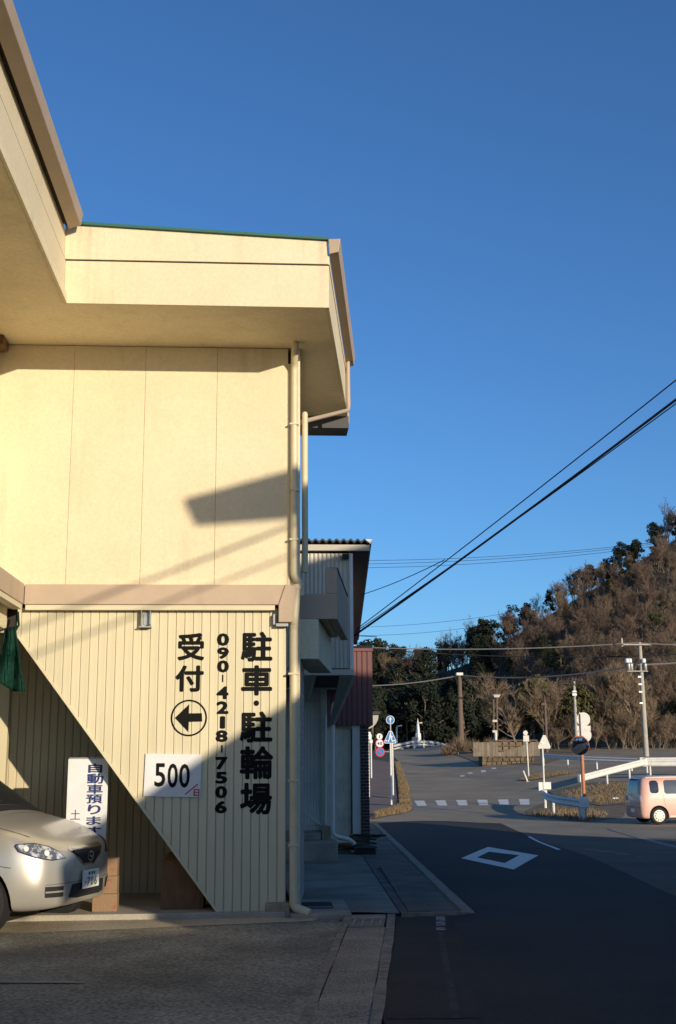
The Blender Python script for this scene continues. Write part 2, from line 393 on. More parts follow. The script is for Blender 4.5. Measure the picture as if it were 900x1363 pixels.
# old asphalt of the junction and the rising road beyond the crossing
oldp = [(-3,26.0),(-3,34.0),P2(497,1086),P2(520,1083),P2(546,1078),P2(543,1050),P2(538,1035),P2(531,1014),(12.5,119),(22.0,119),
        (24.5,112),(40,109),(70,106),(70,-14),(1.9,-14),(1.9,26.0)]
junction = tag(drape('junction_road', 'old_asphalt', oldp, 0.018), kind='structure')
road = tag(drape('road', 'dark_asphalt', [(0.96,-14),(0.80,4),P2(510,1363),P2(527,1225),P2(620,1221),(3.05,33.5),P2(600,1094),P2(667,1097),P2(770,1137),P2(877,1186),P2(960,1222),(6.5,4),(7,-14)], 0.026), kind='structure')
M['old_asphalt_shade'] = mat('old_asphalt_in_shade', (0.115,0.096,0.072), 0.9, (0.075,0.063,0.048), 0.5, bump=.4, bscale=120, speck=(70,.35), detail=8)
side = tag(drape('shaded_asphalt_sheet', 'old_asphalt_shade', [(4.0,33.4),(7.2,32.8),(10.5,29.6),(16,27.0),(70,24),(70,-14),(2.5,-14)], 0.022), kind='structure')  # darkened copy of the old asphalt, laid where the junction is in shade
fore = tag(drape('forecourt', 'forecourt', [(-14,-14),(-0.75,-14),(0.24,7.616-0.2),(0.80,12.0),(0.62,12.48),(-0.2,12.9),(-14,12.9)], 0.020), kind='structure')
M['lit_apron'] = mat('lit_cement_apron', (0.50,0.42,0.29), 0.9, (0.30,0.25,0.175), 1.6, bump=.3, bscale=50, speck=(60,.3), mixlo=.4, mixhi=.75)  # pale cement; extra lightness stands in for the reflected sun patch
lit_apron = tag(drape('lit_apron', 'lit_apron', [(-14,11.75),(-3.2,11.75),(-2.2,11.55),(-1.2,11.72),(-.2,11.95),(.5,12.1),(.58,12.33),(.3,12.33),(.2,12.42),(-14,12.42)], 0.024), kind='structure')
yard = tag(drape('paved_yard', 'paved', [(0.36,12.72),(1.02,12.72),(1.42,12.55),(1.75,21.5),(1.75,26.0),(-3,26.0),(-3,15.2),(0.3,15.2)], 0.030), kind='structure')
M['pave_dark'] = mat('dark_pavement', (0.17,0.148,0.115), 0.9, (0.095,0.083,0.066), 1.3, bump=.5, bscale=60, speck=(70,.4))
pave = tag(drape('pavement', 'pave_dark', [(1.43,12.55),(2.06,12.50),(3.02,33.0),(2.2,33.0),(1.76,21.5)], 0.034), kind='structure')
box('slab_joint', 'edge', pave, 1.43, 2.10, 12.44, 12.50, -0.02, 0.030)
# two strips of drain lids inside the pavement
for i in range(9):
    y0 = 12.62+i*0.62; x0 = 1.52+0.045*(y0-12.6)
    MB().hexa([(x0,y0,0),(x0+.24,y0,0),(x0+.268,y0+.6,0),(x0+.028,y0+.6,0),(x0,y0,gz(0,y0)+.044),(x0+.24,y0,gz(0,y0)+.044),(x0+.268,y0+.6,gz(0,y0)+.044),(x0+.028,y0+.6,gz(0,y0)+.044)]).build('drain_lid', 'pave_dark', pave)
# kerb stones
kerb = tag(empty('kerb', (2.09,12.45,0)), kind='structure')
d = Vector((1.08, 22.4, 0)).normalized(); nrm = Vector((d.y, -d.x, 0))
for i in range(34):
    a = Vector((2.06,12.48,0))+d*(i*0.62); b = a+d*0.605
    za, zb = gz(0,a.y), gz(0,b.y); hh = .055+random.uniform(-.004,.004)
    w = nrm*(.13)
    MB().hexa([a+Vector((0,0,za-.05)),a+w+Vector((0,0,za-.05)),b+w+Vector((0,0,zb-.05)),b+Vector((0,0,zb-.05)),
               a+Vector((0,0,za+hh)),a+w+Vector((0,0,za+hh-.012)),b+w+Vector((0,0,zb+hh-.012)),b+Vector((0,0,zb+hh))]).build('kerb_stone', 'kerb', kerb, bevel=.008)
# roadside drain: crumbled concrete edges and lids
drain = tag(empty('drain_channel', (0.5,8,0)), kind='structure')
def dl(t, s):  # along the drain: t metres of Y, s across 0..1
    xl = 0.24+(t-7.616)*0.1285; xr = 0.743+(t-7.569)*0.1288
    return Vector((xl+(xr-xl)*s, t, 0))
for s0, s1, zz in ((0.0,.13,.032),(.84,1.0,.030)):
    mb = MB(); n = 60
    L_ = []; R_ = []
    for i in range(n+1):
        t = -14+26.4*i/n if i < 6 else -11.4+(23.75)*(i-6)/(n-6)
        L_.append(dl(t, s0+random.uniform(-.012,.012)*(i>6))); R_.append(dl(t, s1+random.uniform(-.015,.015)*(i>6)))
    k = 0
    for i in range(n+1): mb.v += [(L_[i].x,L_[i].y,zz+random.uniform(-.004,.004)),(R_[i].x,R_[i].y,zz+random.uniform(-.004,.004))]
    for i in range(n): mb.f.append((2*i,2*i+1,2*i+3,2*i+2))
    mb.build('drain_edge', 'edge', drain)
ts = [11.45,10.42,9.20,8.05,6.9,5.7,4.5,3.3,2.1,.9,-.3]
for i, t0 in enumerate(ts):
    t1 = ts[i-1]-.02 if i else 11.47+.0
    if i == 0: continue
    a, b, c, e = dl(t0,.135), dl(t0,.835), dl(t1,.835), dl(t1,.135); zt = .034+random.uniform(-.005,.005)
    MB().hexa([(p.x,p.y,-.05) for p in (a,b,c,e)]+[(p.x,p.y,zt) for p in (a,b,c,e)]).build('drain_lid', 'drain', drain, bevel=.006)
for (t0, t1, mm, zt) in ((11.49,11.98,'grate',.030),(12.0,12.30,'conc',.036)):
    a, b, c, e = dl(t0,.135), dl(t0,.80), dl(t1,.80), dl(t1,.135)
    MB().hexa([(p.x,p.y,-.05) for p in (a,b,c,e)]+[(p.x,p.y,zt) for p in (a,b,c,e)]).build('drain_grate' if mm=='grate' else 'drain_lid', 'paved' if mm=='grate' else mm, drain)
for i in range(4):
    s = .2+i*.17
    a, b = dl(11.52,s), dl(11.95,s); 
    MB().hexa([(a.x,a.y,.028),(a.x+.022,a.y,.028),(b.x+.022,b.y,.028),(b.x,b.y,.028),(a.x,a.y,.038),(a.x+.022,a.y,.038),(b.x+.022,b.y,.038),(b.x,b.y,.038)]).build('grate_bar', 'conc', drain)

# painted markings
def mark(pts, m='line', off=.031, par=None, name='road_marking'):
    return drape(name, m, [P2(*p) if len(p) == 2 else p for p in pts], off, par or road)
o_ = [(614,1145),(650,1129.5),(717,1141),(684,1160.5)]; i_ = [(635,1144),(651,1136),(691.5,1141),(672,1151.5)]
for k in range(4):
    a, b = k, (k+1) % 4
    q = [Vector(P2(*o_[a])), Vector(P2(*o_[b])), Vector(P2(*i_[b])), Vector(P2(*i_[a]))]
    drape('diamond_marking', 'line', [(p.x,p.y) for p in q], .031, road)
M['dash'] = M['line']
mark([(702,1115),(706,1115),(747,1133),(742,1133.5)])
for y0, y1 in ((1224,1230),(1231.5,1237),(1239,1243)):
    mark([(580,y0),(592,y0),(593.5,y1),(581,y1)], 'line_worn')
M['line_ghost'] = mat('ghost_road_paint', (0.045,0.041,0.036), 0.9, (0.022,0.020,0.018), 5, mixlo=.45, mixhi=.6)
mark([(583,1246),(590,1246),(614,1363),(602,1363)], 'line_ghost', .0305)
for k in range(6):
    x = 548+27.4*k
    mark([(x+7.5,1073.3-.3*k),(x+7.5+12.5,1073.3-.3*k),(x+.5*k+12.5+4.5,1066.5-.4*k),(x+4.5+.5*k-1,1066.5-.4*k)], off=.024, par=junction, name='crosswalk_stripe')
mark([(549,1076.2),(628,1075.5),(628,1077.2),(549,1078.2)], 'line_worn', .024, junction)
for q in ([(622,1029),(628,1028.5),(630,1030),(624,1030.5)],[(640,1026),(646,1025.5),(647,1028),(641,1028.5)],[(654,1022.5),(660,1022.3),(661,1024),(655,1024.3)],[(612,1033),(618,1032.6),(619,1033.8),(613,1034.2)]):
    mark(q, 'line', .024, junction)
mark([(808,1103),(900,1127),(900,1130),(812,1106)], 'line_worn', .027, junction)
tag(drape('road_bank', 'dry_ground', [P2(597,1003.2), P2(612,1007), P2(630,1014), P2(637,1018.5), P2(723,1018.5), (30.0,106), (27.0,112), (20.5,119)], 0.05), kind='structure')
tag(drape('asphalt_patch', 'patch', [P2(530,1227), P2(603,1227), P2(640,1363), P2(514,1363)], 0.029), kind='structure')
tag(drape('scrape_mark', 'conc_lt', [P2(-40,1311),P2(70,1311.5),P2(113,1312.5),P2(113,1314),P2(50,1314.5),P2(-40,1314)], 0.028), kind='structure')
# left far pavement and its verge
farpave = tag(drape('far_pavement', 'red_pave', [P2(470,1086),P2(497,1084),P2(531,1077),P2(527,1045),P2(524,1015),(9.2,100),(-6,100),(-6,56)], 0.022), kind='structure')
vergeL = tag(drape('verge', 'dry_ground', [P2(470,1091),P2(500,1091),P2(538,1084),P2(549,1079),P2(545,1050),P2(539,1034),P2(531,1014),P2(524,1014),P2(529,1040),P2(532,1072),P2(515,1081),P2(497,1085),P2(470,1086)], 0.034), kind='structure')
island = tag(drape('traffic_island', 'dry_ground', [P2(690,1085),P2(725,1090),P2(783,1096),P2(830,1088),P2(838,1062),P2(790,1052),P2(760,1058),P2(722,1070)], 0.026), kind='structure')
bank = tag(drape('grass_bank', 'dry_ground', [P2(765,1068),P2(800,1074),P2(850,1070),(26,52),(30,62),(17.5,63.0),(14.6,60.5)], 0.05), kind='structure')
verge2 = tag(drape('far_verge', 'dry_ground', [P2(690,1040),P2(708,1040),P2(770,1030),P2(775,1027.5),P2(740,1029),P2(706,1034)], 0.05), kind='structure')

# ================================================================ MAIN BUILDING
Y0 = 12.5           # facade plane
YF = 11.25          # front of the eave
ZS = 6.11           # soffit
B1 = thing('cream_building', 'two storey cream building with deep flat eaves and black painted lettering', 'building', (-1.5, Y0, 0))
XR = at(383, 780, Y0).x
XL = -2.95
seams = [XL-.02, at(87,775,Y0).x, at(186,776,Y0).x, at(285,777,Y0).x, XR]
ztop = ZS-.003; zb = 3.40
box('wall_core', 'gap', B1, XL-2.0, XR-.01, Y0+.035, Y0+.16, 2.9, ZS-.01)
for i in range(4):
    MB().box(seams[i]+.0014, seams[i+1]-.0014, Y0, Y0+.033, zb, ztop).build('wall_panel', 'cream', B1, bevel=.003)
box('corner_trim', 'cream_metal', B1, XR-.004, XR+.028, Y0-.006, Y0+.16, zb, 5.93)
# wing wall on the left and the rest of the body
box('wing_wall', 'cream', B1, XL-.2, XL-.022, 3.0, Y0-.002, 3.42, ZS-.004)
box('side_wall', 'cream', B1, XR+.03, XR+.12, Y0+.10, 15.45, 3.42, ZS-.004)
box('rear_wall', 'cream', B1, -9, XR+.02, 15.3, 15.45, 0, ZS-.004)
# soffit + roof slab
XF = at(85,402,YF).x; XE = at(438,412,YF).x
dE = Vector((sin(radians(6.9)), cos(radians(6.9)), 0))
E0 = Vector((XE, YF, 0)); Lr = 4.35; E1 = E0+dE*Lr
zt = lambda x: 6.965+(x-XF)*(6.845-6.965)/(XE-XF)
def plate(name, m, poly, z0, z1, bevel=0): return MB().prism([(p[0],p[1],z0) for p in poly], (0,0,z1-z0)).build(name, m, B1, bevel=bevel)
plate('soffit', 'cream_soffit', [(XF+.03,2.0),(XF+.03,YF+.03),(XE-.03,YF+.03),(E1.x-.03,E1.y),(XL-6,E1.y),(XL-6,2.0)], ZS+.004, ZS+.10)
box('eave_shade_beam', 'house_roof', B1, XR+.13, E1.x-.04, E1.y-.42, E1.y-.02, ZS-.16, ZS+.002)  # dark roof colour stands in for shade at the soffit's far end
# fascia, front: lower band and upper band with a dark joint
jz = 6.575
def front_face(name, m, z0, z1, y, xa, xb, th=.03):
    f0, f1 = (z0, z1)
    MB().hexa([(xa,y,f0(xa)),(xb,y,f0(xb)),(xb,y+th,f0(xb)),(xa,y+th,f0(xa)),(xa,y,f1(xa)),(xb,y,f1(xb)),(xb,y+th,f1(xb)),(xa,y+th,f1(xa))]).build(name, m, B1, bevel=.003)
k_ = lambda c: (lambda x: c)
front_face('fascia', 'cream', k_(ZS), k_(jz-.006), YF, XF, XE)
front_face('fascia', 'cream', k_(jz+.008), lambda x: zt(x)-.005, YF-.012, XF-.012, XE-.004)
box('fascia_joint', 'gap', B1, XF, XE-.01, YF+.008, YF+.04, jz-.02, jz+.02)
MB().prism([(XF-.02,YF-.05,zt(XF)-.005),(XE+.0,YF-.05,zt(XE)-.005),(XE+.0,YF-.05,zt(XE)+.022),(XF-.02,YF-.05,zt(XF)+.022)],(0,.9,.02)).build('roof_edge','green_roof',B1)
# fascia, side of the left wing (faces right)
MB().box(XF-.03, XF, 2.0, YF-.002, ZS, jz-.006).build('fascia', 'cream', B1)
MB().box(XF-.042, XF-.012, 2.0, YF-.014, jz+.008, 6.90).build('fascia', 'cream', B1)
box('fascia_joint', 'gap', B1, XF-.05, XF-.008, 2.0, YF-.02, jz-.02, jz+.02)
gx = at(92,310,YF-.1).x
MB().prism([(gx+.00,2.0,6.86),(gx+.12,2.0,6.90),(gx+.14,2.0,7.03),(gx-.02,2.0,7.03)], (0,YF-.12-2.0,0)).build('gutter','gutter',B1,bevel=.006)
box('gutter_shadow_gap','gap',B1, XF-.05, gx-.001, 2.0, YF-.14, 6.905, 6.96)
plate('roof', 'green_roof', [(XF-.04,2.0),(XF-.04,YF+.04),(XE-.05,YF+.04),(E1.x-.05,E1.y-.05),(XL-6,E1.y-.05),(XL-6,2.0)], 6.78, 6.835)
# fascia, road side
nE = Vector((dE.y,-dE.x,0))
def side_strip(name, m, z0, z1, o0, o1, t0=0.0, t1=Lr, parent=None, bevel=.003):
    a0, a1 = E0+nE*o0+dE*t0, E0+nE*o0+dE*t1; b0, b1 = E0+nE*o1+dE*t0, E0+nE*o1+dE*t1
    return MB().hexa([(a0.x,a0.y,z0),(b0.x,b0.y,z0),(b1.x,b1.y,z0),(a1.x,a1.y,z0),(a0.x,a0.y,z1),(b0.x,b0.y,z1),(b1.x,b1.y,z1),(a1.x,a1.y,z1)]).build(name, m, parent or B1, bevel=bevel)
side_strip('fascia', 'cream', ZS, jz-.006, -.03, 0, .002)
side_strip('fascia', 'cream', jz+.008, 6.70, -.03, .006, .002)
g2 = MB()
a = [E0+nE*o+dE*(-.05) for o in (.012,.105,.125,.0)]
g2.prism([(a[0].x,a[0].y,6.68),(a[1].x,a[1].y,6.70),(a[2].x,a[2].y,6.845),(a[3].x,a[3].y,6.845)], dE*(Lr-.75)); g2.build('gutter','gutter',B1,bevel=.005)
# downpipes
PX = at(391.5,600,Y0-.02).x
zE = 3.50
tube('downpipe','cream_pipe',B1, bent([(PX+.005,Y0-.20,ZS+.02),(PX+.005,Y0-.20,6.02),(PX,Y0-.045,5.88),(PX,Y0-.045,zE),(PX+.075,Y0+.0,3.44),(PX+.075,Y0+.0,3.30)],.06), .040)
pc = [at(463,478,14.55), at(464,546,14.55), at(400,562,13.2)]
tube('downpipe','gutter',B1, bent(pc,.06), .028)
p2x = at(406,650,13.1).x
tube('downpipe','cream_pipe',B1, [(p2x,13.1,at(406,552,13.1).z),(p2x,13.1,at(406,762,13.1).z)], .036)
MB().lathe([(.0,.036*1),(.025,.03),(.036,.0)],(p2x,13.1,at(406,552,13.1).z)).build('pipe_cap','cream_pipe',B1,smooth=True)
lp = MB().tube(bent([(PX+.03,Y0-.05,3.40),(PX+.03,Y0-.05,3.36),(PX+.015,Y0-.10,3.20),(PX+.0,Y0-.10,3.02),(PX+.0,Y0-.06,2.95),(PX+.002,Y0-.06,.10),(PX+.16,Y0-.12,.045)],.05),.046,12).build('downpipe','cream_pipe',B1,smooth=True)
MB().lathe([(.046,0),(.056,0),(.056,.05),(.046,.05)],(PX+.03,Y0-.05,3.365)).build('pipe_collar','cream_pipe',B1,smooth=True)
for z in (5.2,4.45,3.9): 
    MB().box(PX-.05,PX+.05,Y0-.088,Y0-.0,z,z+.018).build('pipe_clip','cream_pipe',B1)
for z in (2.45,1.35,.7):
    MB().box(PX-.058,PX+.054,Y0-.11,Y0-.02,z,z+.02).build('pipe_clip','cream_pipe',B1)
box('pipe_backing','cream_soffit',B1, XR+.032, XR+.135, Y0+.02, Y0+.09, .12, ZS-.01)
# brown band with a cream strip under it, turning towards the camera on the left
zB0, zB1, zB2 = 3.135, 3.19, 3.405
xB = at(32,803,Y0-.12).x
box('band','brown',B1, xB, XR-.03, Y0-.12, Y0-.002, zB1, zB2, .006)
box('band_trim','cream_metal',B1, xB+.012, at(366,806,Y0-.10).x, Y0-.10, Y0-.004, zB0, zB1-.003)
box('band','brown',B1, xB-.12, xB-.002, 3.0, Y0-.125, zB1, zB2, .006)
box('band_trim','cream_metal',B1, xB-.11, xB-.014, 3.0, Y0-.13, zB0, zB1-.003)
box('carport_slab','cream_soffit',B1, -9, xB-.13, 3.0, 14.25, 3.16, 3.38)
box('carport_beam','cream_soffit',B1, xB-.30, xB-.18, 3.0, 12.42, 2.93, 3.155)
box('carport_beam','cream_soffit',B1, -9, xB-.2, 12.44, 12.62, 2.90, 3.158)
xe = at(383,800,Y0-.14).x
MB().prism([(XR-.028,Y0-.14,zB2+.003),(xe+.10,Y0-.14,zB2-.02),(xe+.06,Y0-.14,3.0),(XR-.10,Y0-.14,3.0),(XR-.10,Y0-.14,zB1)],(0,.14,0)).build('band_end','brown',B1,bevel=.01)
# lower siding: single boards cut by the slanting stair line
x_a, z_a = at(22,840,Y0).x, at(22,840,Y0).z
x_b, z_b = at(297,1218,Y0).x, .012
zdiag = lambda x: z_a+(x-x_a)*(z_b-z_a)/(x_b-x_a)
pitch = .0905; x = XR-.012
zt1 = zB0+.03
k = 0
bx0 = at(353,1200,Y0).x
while x > x_a+.01:
    x0 = max(x-pitch, x_a); x1 = x
    w = x1-x0
    lo = lambda q: max(zdiag(q), (.145 if q > bx0-.001 else z_b))
    prof = [(x0+.0003,Y0+.004),(x0+.002,Y0-.004),(x0+.006,Y0-.0115),(x0+w*.5,Y0-.0105),(x1-.012,Y0-.0115),(x1-.004,Y0-.004),(x1-.0006,Y0+.004)] if w > .04 else [(x0,Y0+.008),(x0+.3*w,Y0-.010),(x1-.3*w,Y0-.010),(x1,Y0+.008)]
    mb = MB(); n = len(prof)
    low = []
    for (q, y) in prof:
        qq = q
        if x0 < bx0 < x1: zl = z_b if q < bx0 else .145
        else: zl = lo(q)
        low.append(zl)
    mb.v = [(q,y,l) for (q,y),l in zip(prof,low)]+[(q,y,zt1) for (q,y) in prof]
    mb.f = [(i,i+1,n+i+1,n+i) for i in range(n-1)]
    mb.build('siding_board','cream_metal',B1)
    x -= pitch; k += 1
MB().prism([(x_a,Y0+.010,z_a),(x_b,Y0+.010,z_b),(XR-.01,Y0+.010,z_b),(XR-.01,Y0+.010,zt1),(x_a,Y0+.010,zt1)],(0,.03,0)).build('siding_backing','gap',B1)
dv = Vector((x_b-x_a,0,z_b-z_a)).normalized(); dn = Vector((-dv.z,0,dv.x))
if dn.x > 0: dn = -dn
MB().prism([Vector((x_a,Y0-.022,z_a)),Vector((x_b,Y0-.022,z_b)),Vector((x_b,Y0-.022,z_b))+dn*.028,Vector((x_a,Y0-.022,z_a))+dn*.028],(0,.09,0)).build('stair_trim','cream_metal',B1)
# stair soffit behind the panel
MB().prism([Vector((x_a-.3,Y0+.07,z_a+.36)),Vector((x_b+.0,Y0+.07,z_b+.0)),Vector((x_b+.15,Y0+.07,z_b)),Vector((x_a-.1,Y0+.07,z_a+.45))],(0,1.0,0)).build('stair_soffit','back_siding',B1)
# recess back wall: boards
YB = 14.3; x = XR-.2
while x > -5.2:
    x0 = x-.0925
    prof = [(x0+.0003,YB+.004),(x0+.003,YB-.005),(x0+.008,YB-.010),(x-.010,YB-.010),(x-.004,YB-.005),(x-.0006,YB+.004)]
    n = 6; mb = MB(); mb.v = [(q,y,.05) for q,y in prof]+[(q,y,3.16) for q,y in prof]; mb.f = [(i,i+1,n+i+1,n+i) for i in range(n-1)]
    mb.build('siding_board','back_siding',B1); x -= .0925
box('recess_wall','gap',B1, -9, XR-.1, YB+.012, YB+.10, 0, 3.16)
box('recess_return','back_siding',B1, XR-.12, XR-.05, Y0+.06, YB-.012, .063, 3.1)
box('carport_post','back_siding',B1, at(3,1000,13.9).x-.05, at(10,1000,13.9).x, 13.85, 13.95, .06, 3.1)
# floor step under the stair
sx = at(300,1211,Y0).x
box('floor_step','conc_lt',B1, -9, XR-.02, 12.42, YB+.01, -.05, .062, .012)
# base block under the right end and the stone threshold
b0, b1 = at(353,1200,Y0-.05).x, at(386,1200,Y0-.05).x
box('base_block','conc_rough',B1, b0, b1, Y0-.075, Y0+.2, -.14, .142, .012)
box('threshold','conc',B1, b1+.002, at(466,1210,12.6).x, 12.34, 13.6, -.12, .045, .012)
box('door_mat_grate','grate',B1, at(403,1210,12.9).x, at(443,1210,12.9).x, 12.75, 13.25, .047, .056)
for i in range(10):
    box('grate_slat','steel' if i in (0,9) else 'grate',B1, at(403,1210,12.9).x+.01, at(443,1210,12.9).x-.01, 12.76+i*.05, 12.775+i*.05, .058, .064)
# tiled strip of side wall
ts0, ts1 = at(398,1100,12.62), at(404,1100,14.2)
tw = MB(); 
mb = MB().hexa([(ts0.x-.1,12.62,.05),(ts0.x,12.62,.05),(ts1.x,14.2,.05),(ts1.x-.1,14.2,.05),(ts0.x-.1,12.62,2.75),(ts0.x,12.62,2.75),(ts1.x,14.2,2.75),(ts1.x-.1,14.2,2.75)])
tws = mb.build('tiled_wall','mortar',B1)
mb = MB(); nz = 33; 
for r_ in range(nz):
    for q in range(7):
        u0 = q/7+ (r_%2)*.07; u1 = min(1, u0+.135)
        pa = Vector((ts0.x,12.62,0)).lerp(Vector((ts1.x,14.2,0)), min(1,u0)); pb = Vector((ts0.x,12.62,0)).lerp(Vector((ts1.x,14.2,0)), u1)
        z0 = .06+r_*.081; 
        mb.hexa([pa+Vector((0,0,z0)),pa+Vector((.008,0,z0)),pb+Vector((.008,0,z0)),pb+Vector((0,0,z0)),pa+Vector((0,0,z0+.072)),pa+Vector((.008,0,z0+.072)),pb+Vector((.008,0,z0+.072)),pb+Vector((0,0,z0+.072))])
tag(mb.build('wall_tiles','tile',B1), kind='stuff')
# balcony on the road side
bl = at(397,825,13.0); br = at(449,825,13.0); zlo = 3.11; zhi = 3.395; ztall = at(440,756,13.0).z
dB = dE
def skew(name, m, p0, w, L, z0, z1, z1b=None, bevel=.006, par=None):
    p0 = Vector((p0[0],p0[1],0)); a, b = p0, p0+Vector((w,0,0)); c, e = b+dB*L, a+dB*L; zz = z1 if z1b is None else z1b
    return MB().hexa([(a.x,a.y,z0),(b.x,b.y,z0),(c.x,c.y,z0),(e.x,e.y,z0),(a.x,a.y,z1),(b.x,b.y,z1),(c.x,c.y,zz),(e.x,e.y,zz)]).build(name, m, par or B1, bevel=bevel)
skew('balcony_parapet','brown',(bl.x,13.0), br.x-bl.x, .10, zlo, zhi)
tl = at(433,756,13.0)
skew('balcony_pier','brown',(tl.x,13.002), br.x-tl.x, .14, zhi+.001, ztall)
q0 = Vector((br.x-.10,13.0,0))+dB*.101
skew('balcony_parapet','brown',(q0.x,q0.y), .10, 2.35, zlo, ztall-.01)
q0 = Vector((br.x-.12,13.0,0))+dB*.08
skew('balcony_coping','gap',(q0.x,q0.y), .125, 2.40, ztall+.002, ztall+.018, bevel=0)
skew('balcony_floor','cream_soffit',(bl.x-.1,13.12), br.x-bl.x-.02, 2.3, zlo+.03, zlo+.13)
bx = at(424,850,13.0)
skew('balcony_beam','cream_soffit',(bl.x-.06,13.0), bx.x-bl.x+.06, 2.3, at(410,877,13.0).z, zlo-.002)
# steel brackets
for px, py0, py1 in ((195.5,812,834),(375,824,834)):
    c = at(px, py0, Y0-.06); b_ = at(px, py1, Y0-.06); 
    mb = MB()
    if px < 300:
        mb.box(c.x-.055,c.x-.045,Y0-.10,Y0-.012,b_.z,c.z); mb.box(c.x+.035,c.x+.045,Y0-.09,Y0-.012,b_.z+.02,c.z); mb.box(c.x-.03,c.x+.03,Y0-.03,Y0-.012,b_.z+.02,c.z-.03); mb.box(c.x-.075,c.x+.055,Y0-.11,Y0-.012,b_.z-.012,b_.z-.001)
    else:
        mb.box(c.x-.06,c.x+.07,Y0-.10,Y0-.012,b_.z,b_.z+.03); mb.box(c.x-.09,c.x-.07,Y0-.08,Y0-.012,b_.z+.02,c.z+.05)
    mb.build('steel_bracket','steel',B1)
box('wasp_nest','wood',B1, at(0,447,12.3).x-.12, at(8,447,12.3).x, 12.2, 12.45, at(5,462,12.3).z, ZS-.002)  # wasp nest under the eave, built as a plain box

# painted lettering
YT = Y0-.0118
def paint(ch, x0, x1, y0, y1, name='painted_character', bold=.028, m='black_paint', par=None, Y=YT):
    a = at(x0, y1, Y); b = at(x1, y1, Y); c = at(x0, y0, Y)
    c2 = at((x0+x1)/2, y0, Y); b2 = at((x0+x1)/2, y1, Y)
    return glyph(ch, name, m, par or B1, a, Vector((b.x-a.x,0,0)), Vector((0,0,c2.z-b2.z)), bold)
for ch, q in (('駐',(320.5,362.7,840.7,880.7)),('車',(320.8,362.4,885.5,926)),('駐',(319,362.7,946.8,988.7)),('輪',(319,364,993,1037.5)),('場',(319,362,1042,1084.7)),('受',(236,272,842.5,879.3)),('付',(233,271,885.5,921))):
    paint(ch, *q, bold=.034)
c = at(341.3,936,YT); disc('painted_dot','black_paint',B1,c,.029,.002)
c = at(251.5,955.6,YT); disc('painted_ring','black_paint',B1,c,.19,.002,n=48,r_in=.172)
px_ = lambda zx, zy: at(180+zx/3.75, 790+zy/3.75, YT)
MB().prism([px_(198,621),px_(266,692),px_(268,641),px_(335,639),px_(333,597),px_(268,598),px_(270,552)],(0,-.002,0)).build('painted_arrow','black_paint',B1)
dig = [('0',407,469,198,262),('9',408,468,268,327),('0',408,468,333,395),('|',434,441,405,442),('4',405,466,463,528),('2',405,466,537,602),('1',422,449,612,675),('8',400,462,682,742),('|',429,437,757,793),('7',399,462,815,880),('5',400,460,890,950),('0',398,459,960,1023),('6',397,458,1035,1098)]
for ch, a, b, c, e in dig:
    if ch == '|':
        MB().prism([px_(a,c),px_(a-1,e),px_(b-1,e),px_(b,c)],(0,-.002,0)).build('painted_dash','black_paint',B1)
    else: paint(ch, 180+a/3.75, 180+b/3.75, 790+c/3.75, 790+e/3.75, 'painted_digit', .05)

# price board
pb = thing('price_sign', 'white board reading 500 per day screwed to the cream siding', 'sign', at(230,1060,Y0-.02))
A = [at(190.9,1060,Y0-.018),at(266.9,1061.3,Y0-.018),at(269,1004.2,Y0-.018),at(193.9,1003,Y0-.018)]
MB().prism(A,(0,-.016,0)).build('board','sign_white',pb,bevel=.003)
for ch, a, b, c, e in (('5',95,150,847,965),('0',160,212,848,970),('0',218,272,850,970)):
    paint(ch, 180+a/3.75, 180+b/3.75, 790+c/3.75, 790+e/3.75, 'digit', .018, par=pb, Y=Y0-.0342)
q = lambda zx, zy: at(180+zx/3.75, 790+zy/3.75, Y0-.0345)
MB().prism([q(248,1000),q(251,1005),q(315,953),q(312,948)],(0,-.0015,0)).build('slash','sign_red',pb)
paint('日', 180+291/3.75, 180+320/3.75, 790+976/3.75, 790+1012/3.75, 'character', .03, 'sign_red', pb, Y0-.0343)

# standing vertical sign
YS = 12.76
vs = thing('standing_sign', 'tall white sign with navy vertical lettering standing in the recess behind the car', 'sign', (at(115,1150,YS).x, YS, .062))
zt_, zb_ = at(115,1010,YS).z, .30
xl_, xr_ = at(89,1060,YS).x, at(143,1060,YS).x
box('panel','sign_white',vs, xl_, xr_, YS, YS+.03, zb_, zt_, .004)
box('frame_edge','steel',vs, xl_+.01, xr_-.01, YS-.004, YS+.034, zt_+.001, zt_+.014)
for xx in (xl_+.03, xr_-.06): box('leg','steel',vs, xx, xx+.03, YS+.002, YS+.028, .063, zb_-.001)
for ch, a, b, c, e in (('自',330,383,102,137),('動',325,387,140,178),('車',325,385,180,216),('預',322,383,218,252),('り',328,377,256,293),('ま',322,378,300,332),('す',318,378,338,372),('土',263,300,275,312),('サ',262,296,340,374)):
    paint(ch, a/2.8125, b/2.8125, 980+c/2.8125, 980+e/2.8125, 'character', .022 if ch in '土サ' and a < 300 and False else (.0 if a < 300 else .026), 'sign_navy', vs, YS-.001)
a = at(123.5,1126,YS-.001); b = at(132,1121,YS-.001)
box('red_mark','sign_red',vs, a.x, b.x, YS-.003, YS-.001, a.z, b.z)
